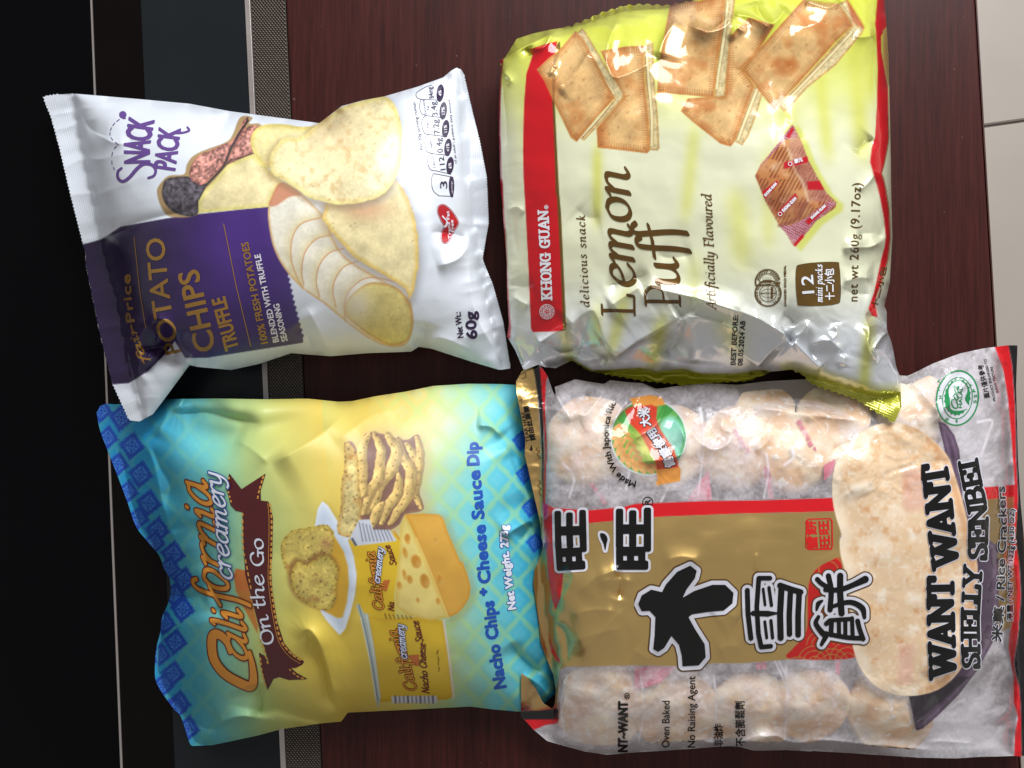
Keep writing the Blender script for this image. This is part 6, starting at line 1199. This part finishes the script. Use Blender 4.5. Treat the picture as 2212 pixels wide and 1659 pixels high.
    i = Ink(b, (2110, 770, 2170, 870), .6); i.text('圖片僅供參考', W2((1942, 507), (1888, 248)), 9.5, .3); i.text('PRODUCT ENLARGED TO', W2((1992, 535), (1916, 205)), 5.0, .2); i.text('SHOW TEXTURE', W2((2014, 470), (1964, 265)), 5.0, .2); i.build('note_lettering', K, t)
    i = Ink(b, (2010, 780, 2130, 930), .7)
    for gx_, w_ in ((0, 1.6), (-13, .9)): q = ring(e[0], e[1], 45 + gx_, 48, 59 + gx_ * 1.1, ang=.12); i.stroke(np.vstack([q, q[:1]]), w_)
    q = ring(e[0], e[1] - 2, 27, 60, 38, ang=.12); q[::3] += (q[::3] - e) * .08; j = Ink(b, (2010, 780, 2130, 930), .7).poly(q); k_ = Ink(b, (2010, 780, 2130, 930), .7).poly(W2((1650, 400), (1720, 380), (1770, 440), (1750, 520), (1780, 580), (1720, 610), (1640, 600), (1630, 520), (1620, 450)), True); i.D = np.minimum(i.D, np.maximum(j.D, -k_.D))
    i.text('HALAL', W2((1725, 590), (1730, 425)), 7, .3); i.pen('Coa', W2((1690, 610), (1700, 420)), 14, 1.4, shear=.3)
    for s_, (x, y) in zip('SANHA', ((1612, 680), (1600, 580), (1560, 505), (1545, 440), (1545, 380))): i.text(s_, W2((x + 8, y + 12), (x + 6, y - 12)), 6, .3)
    for s_, (x, y) in zip('SSPY', ((1832, 540), (1835, 495), (1825, 452), (1800, 410))): i.text(s_, W2((x + 8, y + 12), (x + 6, y - 12)), 6, .3)
    i.text('*', W2((1705, 705), (1705, 680)), 8, .4); i.build('certification_mark', GR, t)
    i = Ink(b, (1110, 800, 1180, 1200), .7); i.text('TEAR HERE', W1((200, 720), (155, 460)), 8, .2); i.text('請由此撕開', W1((246, 705), (185, 410)), 9, .5); i.poly(W1((195, 795), (212, 745), (226, 795))); i.build('tear_lettering', K, t)
    for p in (W1((270, 770), (250, 790), (280, 800), (260, 830), (290, 860), (270, 870)), W1((275, 1050), (290, 1080), (265, 1100), (295, 1130), (275, 1150), (295, 1190)), W1((118, 140), (160, 120), (158, 165), (125, 175)), W1((140, 290), (165, 275), (162, 330), (145, 335)), W1((110, 370), (128, 350), (125, 400))): Ink(b, (p[:, 0].min() - 4, p[:, 1].min() - 4, p[:, 0].max() + 4, p[:, 1].max() + 4), .7).stroke(p, .7, sm=True).build('stamped_code', DG, t)
    # printed bits on the inner wrappers, seen through the film
    for p in (W3((918, 930), (1230, 925), (1100, 1050), (922, 1095)), W1((1740, 960), (1775, 1225), (1560, 1225), (1620, 1130)), W3((1790, 895), (1868, 890), (1870, 945), (1800, 950)), W4((665, 870), (712, 868), (700, 990), (672, 985)), W2((165, 1050), (215, 1060), (245, 1300), (205, 1300)), W2((640, 1040), (730, 990), (715, 1100), (640, 1165)), W1((2060, 800), (2085, 765), (2108, 815)), W2((28, 935), (40, 900), (68, 940)), W2((555, 905), (572, 890), (586, 935)), W4((95, 900), (170, 895), (172, 940), (105, 945))):
        j = Ink(b, (p[:, 0].min() - 3, p[:, 1].min() - 3, p[:, 0].max() + 3, p[:, 1].max() + 3), 1.5).poly(p); b.sheet('wrapper_print', j.L, j.D, PK, t, lift=-.0007, attrs=False)
    for p in (W1((2070, 770), (1985, 600)), W2((560, 885), (455, 680)), W1((870, 1250), (745, 1070))):
        i = Ink(b, (p[:, 0].min() - 14, p[:, 1].min() - 14, p[:, 0].max() + 14, p[:, 1].max() + 14), .7).text('請由此撕開', p, 8, .2); b.sheet('wrapper_lettering', i.L, i.D, PK, t, lift=-.0007, attrs=False)
    return b, CR

def rice_crackers(b, CR):
    m, nt, s = node_mat('baked_rice_cracker')
    tc = nt.nodes.new('ShaderNodeTexCoord')
    def nz(sc, d):
        n = nt.nodes.new('ShaderNodeTexNoise'); n.inputs['Scale'].default_value = sc; n.inputs['Detail'].default_value = d; nt.links.new(tc.outputs['Object'], n.inputs['Vector']); return n
    a, c = nz(90, 5), nz(240, 3); r = nt.nodes.new('ShaderNodeValToRGB'); el = r.color_ramp.elements
    el[0].position = .38; el[0].color = (*lin((228, 184, 134)), 1); el[1].position = .62; el[1].color = (*lin((248, 232, 204)), 1)
    nt.links.new(a.outputs['Fac'], r.inputs[0]); r2 = nt.nodes.new('ShaderNodeValToRGB'); r2.color_ramp.elements[0].position = .6; r2.color_ramp.elements[1].position = .66
    nt.links.new(c.outputs['Fac'], r2.inputs[0]); mx = nt.nodes.new('ShaderNodeMix'); mx.data_type = 'RGBA'; nt.links.new(r2.outputs[0], mx.inputs[0]); nt.links.new(r.outputs[0], mx.inputs[6]); mx.inputs[7].default_value = (*lin((246, 238, 226)), 1)
    nt.links.new(mx.outputs[2], s.inputs['Base Color']); s.inputs['Roughness'].default_value = .6
    bp = nt.nodes.new('ShaderNodeBump'); bp.inputs['Strength'].default_value = .3; bp.inputs['Distance'].default_value = .001; nt.links.new(c.outputs['Fac'], bp.inputs['Height']); nt.links.new(bp.outputs[0], s.inputs['Normal'])
    names = ['rice cracker behind the green badge window, nearest the gold tear flap', 'rice cracker under the round green and red badge', 'rice cracker just right of the round badge, behind clear film', 'rice cracker beside the red notch left of the big cracker picture', 'rice cracker in the lower window nearest the gold corner', 'rice cracker in the lower window under the words Raising Agent', 'rice cracker in the lower window right of the Chinese claim text', 'rice cracker in the lower window under the red fan pattern', 'rice cracker under the yellow seal tip, left of the green mark', 'rice cracker under the dark plate picture at the lower window', 'rice cracker partly behind the top of the big cracker picture', 'rice cracker in the dark clear film just under the biscuit bag edge', 'rice cracker in the clear film under the yellow saw-tooth seal', 'rice cracker behind the green certification side of the plate picture', 'rice cracker behind the plate picture near the red end line']
    for k, ((x, y, rd), lb) in enumerate(zip(CR, names)):
        if k > 12: continue
        rs = np.random.RandomState(300 + k); na, nr = 48, 14; V = []; F = []
        ph = rs.uniform(0, 6.28, 4)
        for j in range(nr + 1):
            q = j / nr
            for a_ in range(na):
                th = 2 * math.pi * a_ / na; rr = rd * q * (1 + .035 * math.sin(2 * th + ph[0]) + .025 * math.sin(3 * th + ph[1]) + .015 * math.sin(7 * th + ph[2]))
                V.append((x + rr * math.cos(th), y + rr * math.sin(th), math.sqrt(max(0, 1 - q ** 5)) * .0045 + .0006 * math.sin(5 * th + ph[3]) * q * (1 - q)))
        V = np.array(V)
        for _ in range(12):
            out_ = b.samp(b.sd, V[:, 0], V[:, 1]) > -16
            V[out_, 0] += (x - V[out_, 0]) * .06; V[out_, 1] += (y - V[out_, 1]) * .06
        hf = b.samp(b.h, V[:, 0], V[:, 1]); top = hf.max() - .004
        bump = fbm(V[:, 0], V[:, 1], 14, 400 + k, 3) * .0007
        zt = np.minimum(top - .0045 + V[:, 2] + bump, hf - .0013)
        low = np.minimum(np.maximum(top - .0075 - V[:, 2] * .3, .0015), zt - .0006)
        co = np.vstack([np.stack(at(V[:, 0], V[:, 1], zt), 1), np.stack(at(V[:, 0], V[:, 1], low), 1)]); n1 = len(V)
        for j in range(nr):
            for a_ in range(na):
                p0, p1, p2, p3 = j * na + a_, j * na + (a_ + 1) % na, (j + 1) * na + (a_ + 1) % na, (j + 1) * na + a_
                F.append((p0, p1, p2, p3)); F.append((n1 + p0, n1 + p3, n1 + p2, n1 + p1))
        for a_ in range(na): p, q_ = nr * na + a_, nr * na + (a_ + 1) % na; F.append((p, q_, n1 + q_, n1 + p))
        me = bpy.data.meshes.new('rice_cracker'); me.from_pydata(co.tolist(), [], F); me.update(); bm = bmesh.new(); bm.from_mesh(me); bmesh.ops.remove_doubles(bm, verts=bm.verts, dist=1e-6); bmesh.ops.recalc_face_normals(bm, faces=bm.faces)
        for f in bm.faces: f.smooth = True
        bm.to_mesh(me); bm.free()
        o = link('rice_cracker', me, m); o['label'] = lb; o['category'] = 'rice cracker'; o['group'] = 'crackers inside the gold bag'
NACHO = nacho_packet()
chips_packet(NACHO)
SENBEI, CR = senbei_packet(NACHO)
rice_crackers(SENBEI, CR)
lemon_packet(SENBEI)
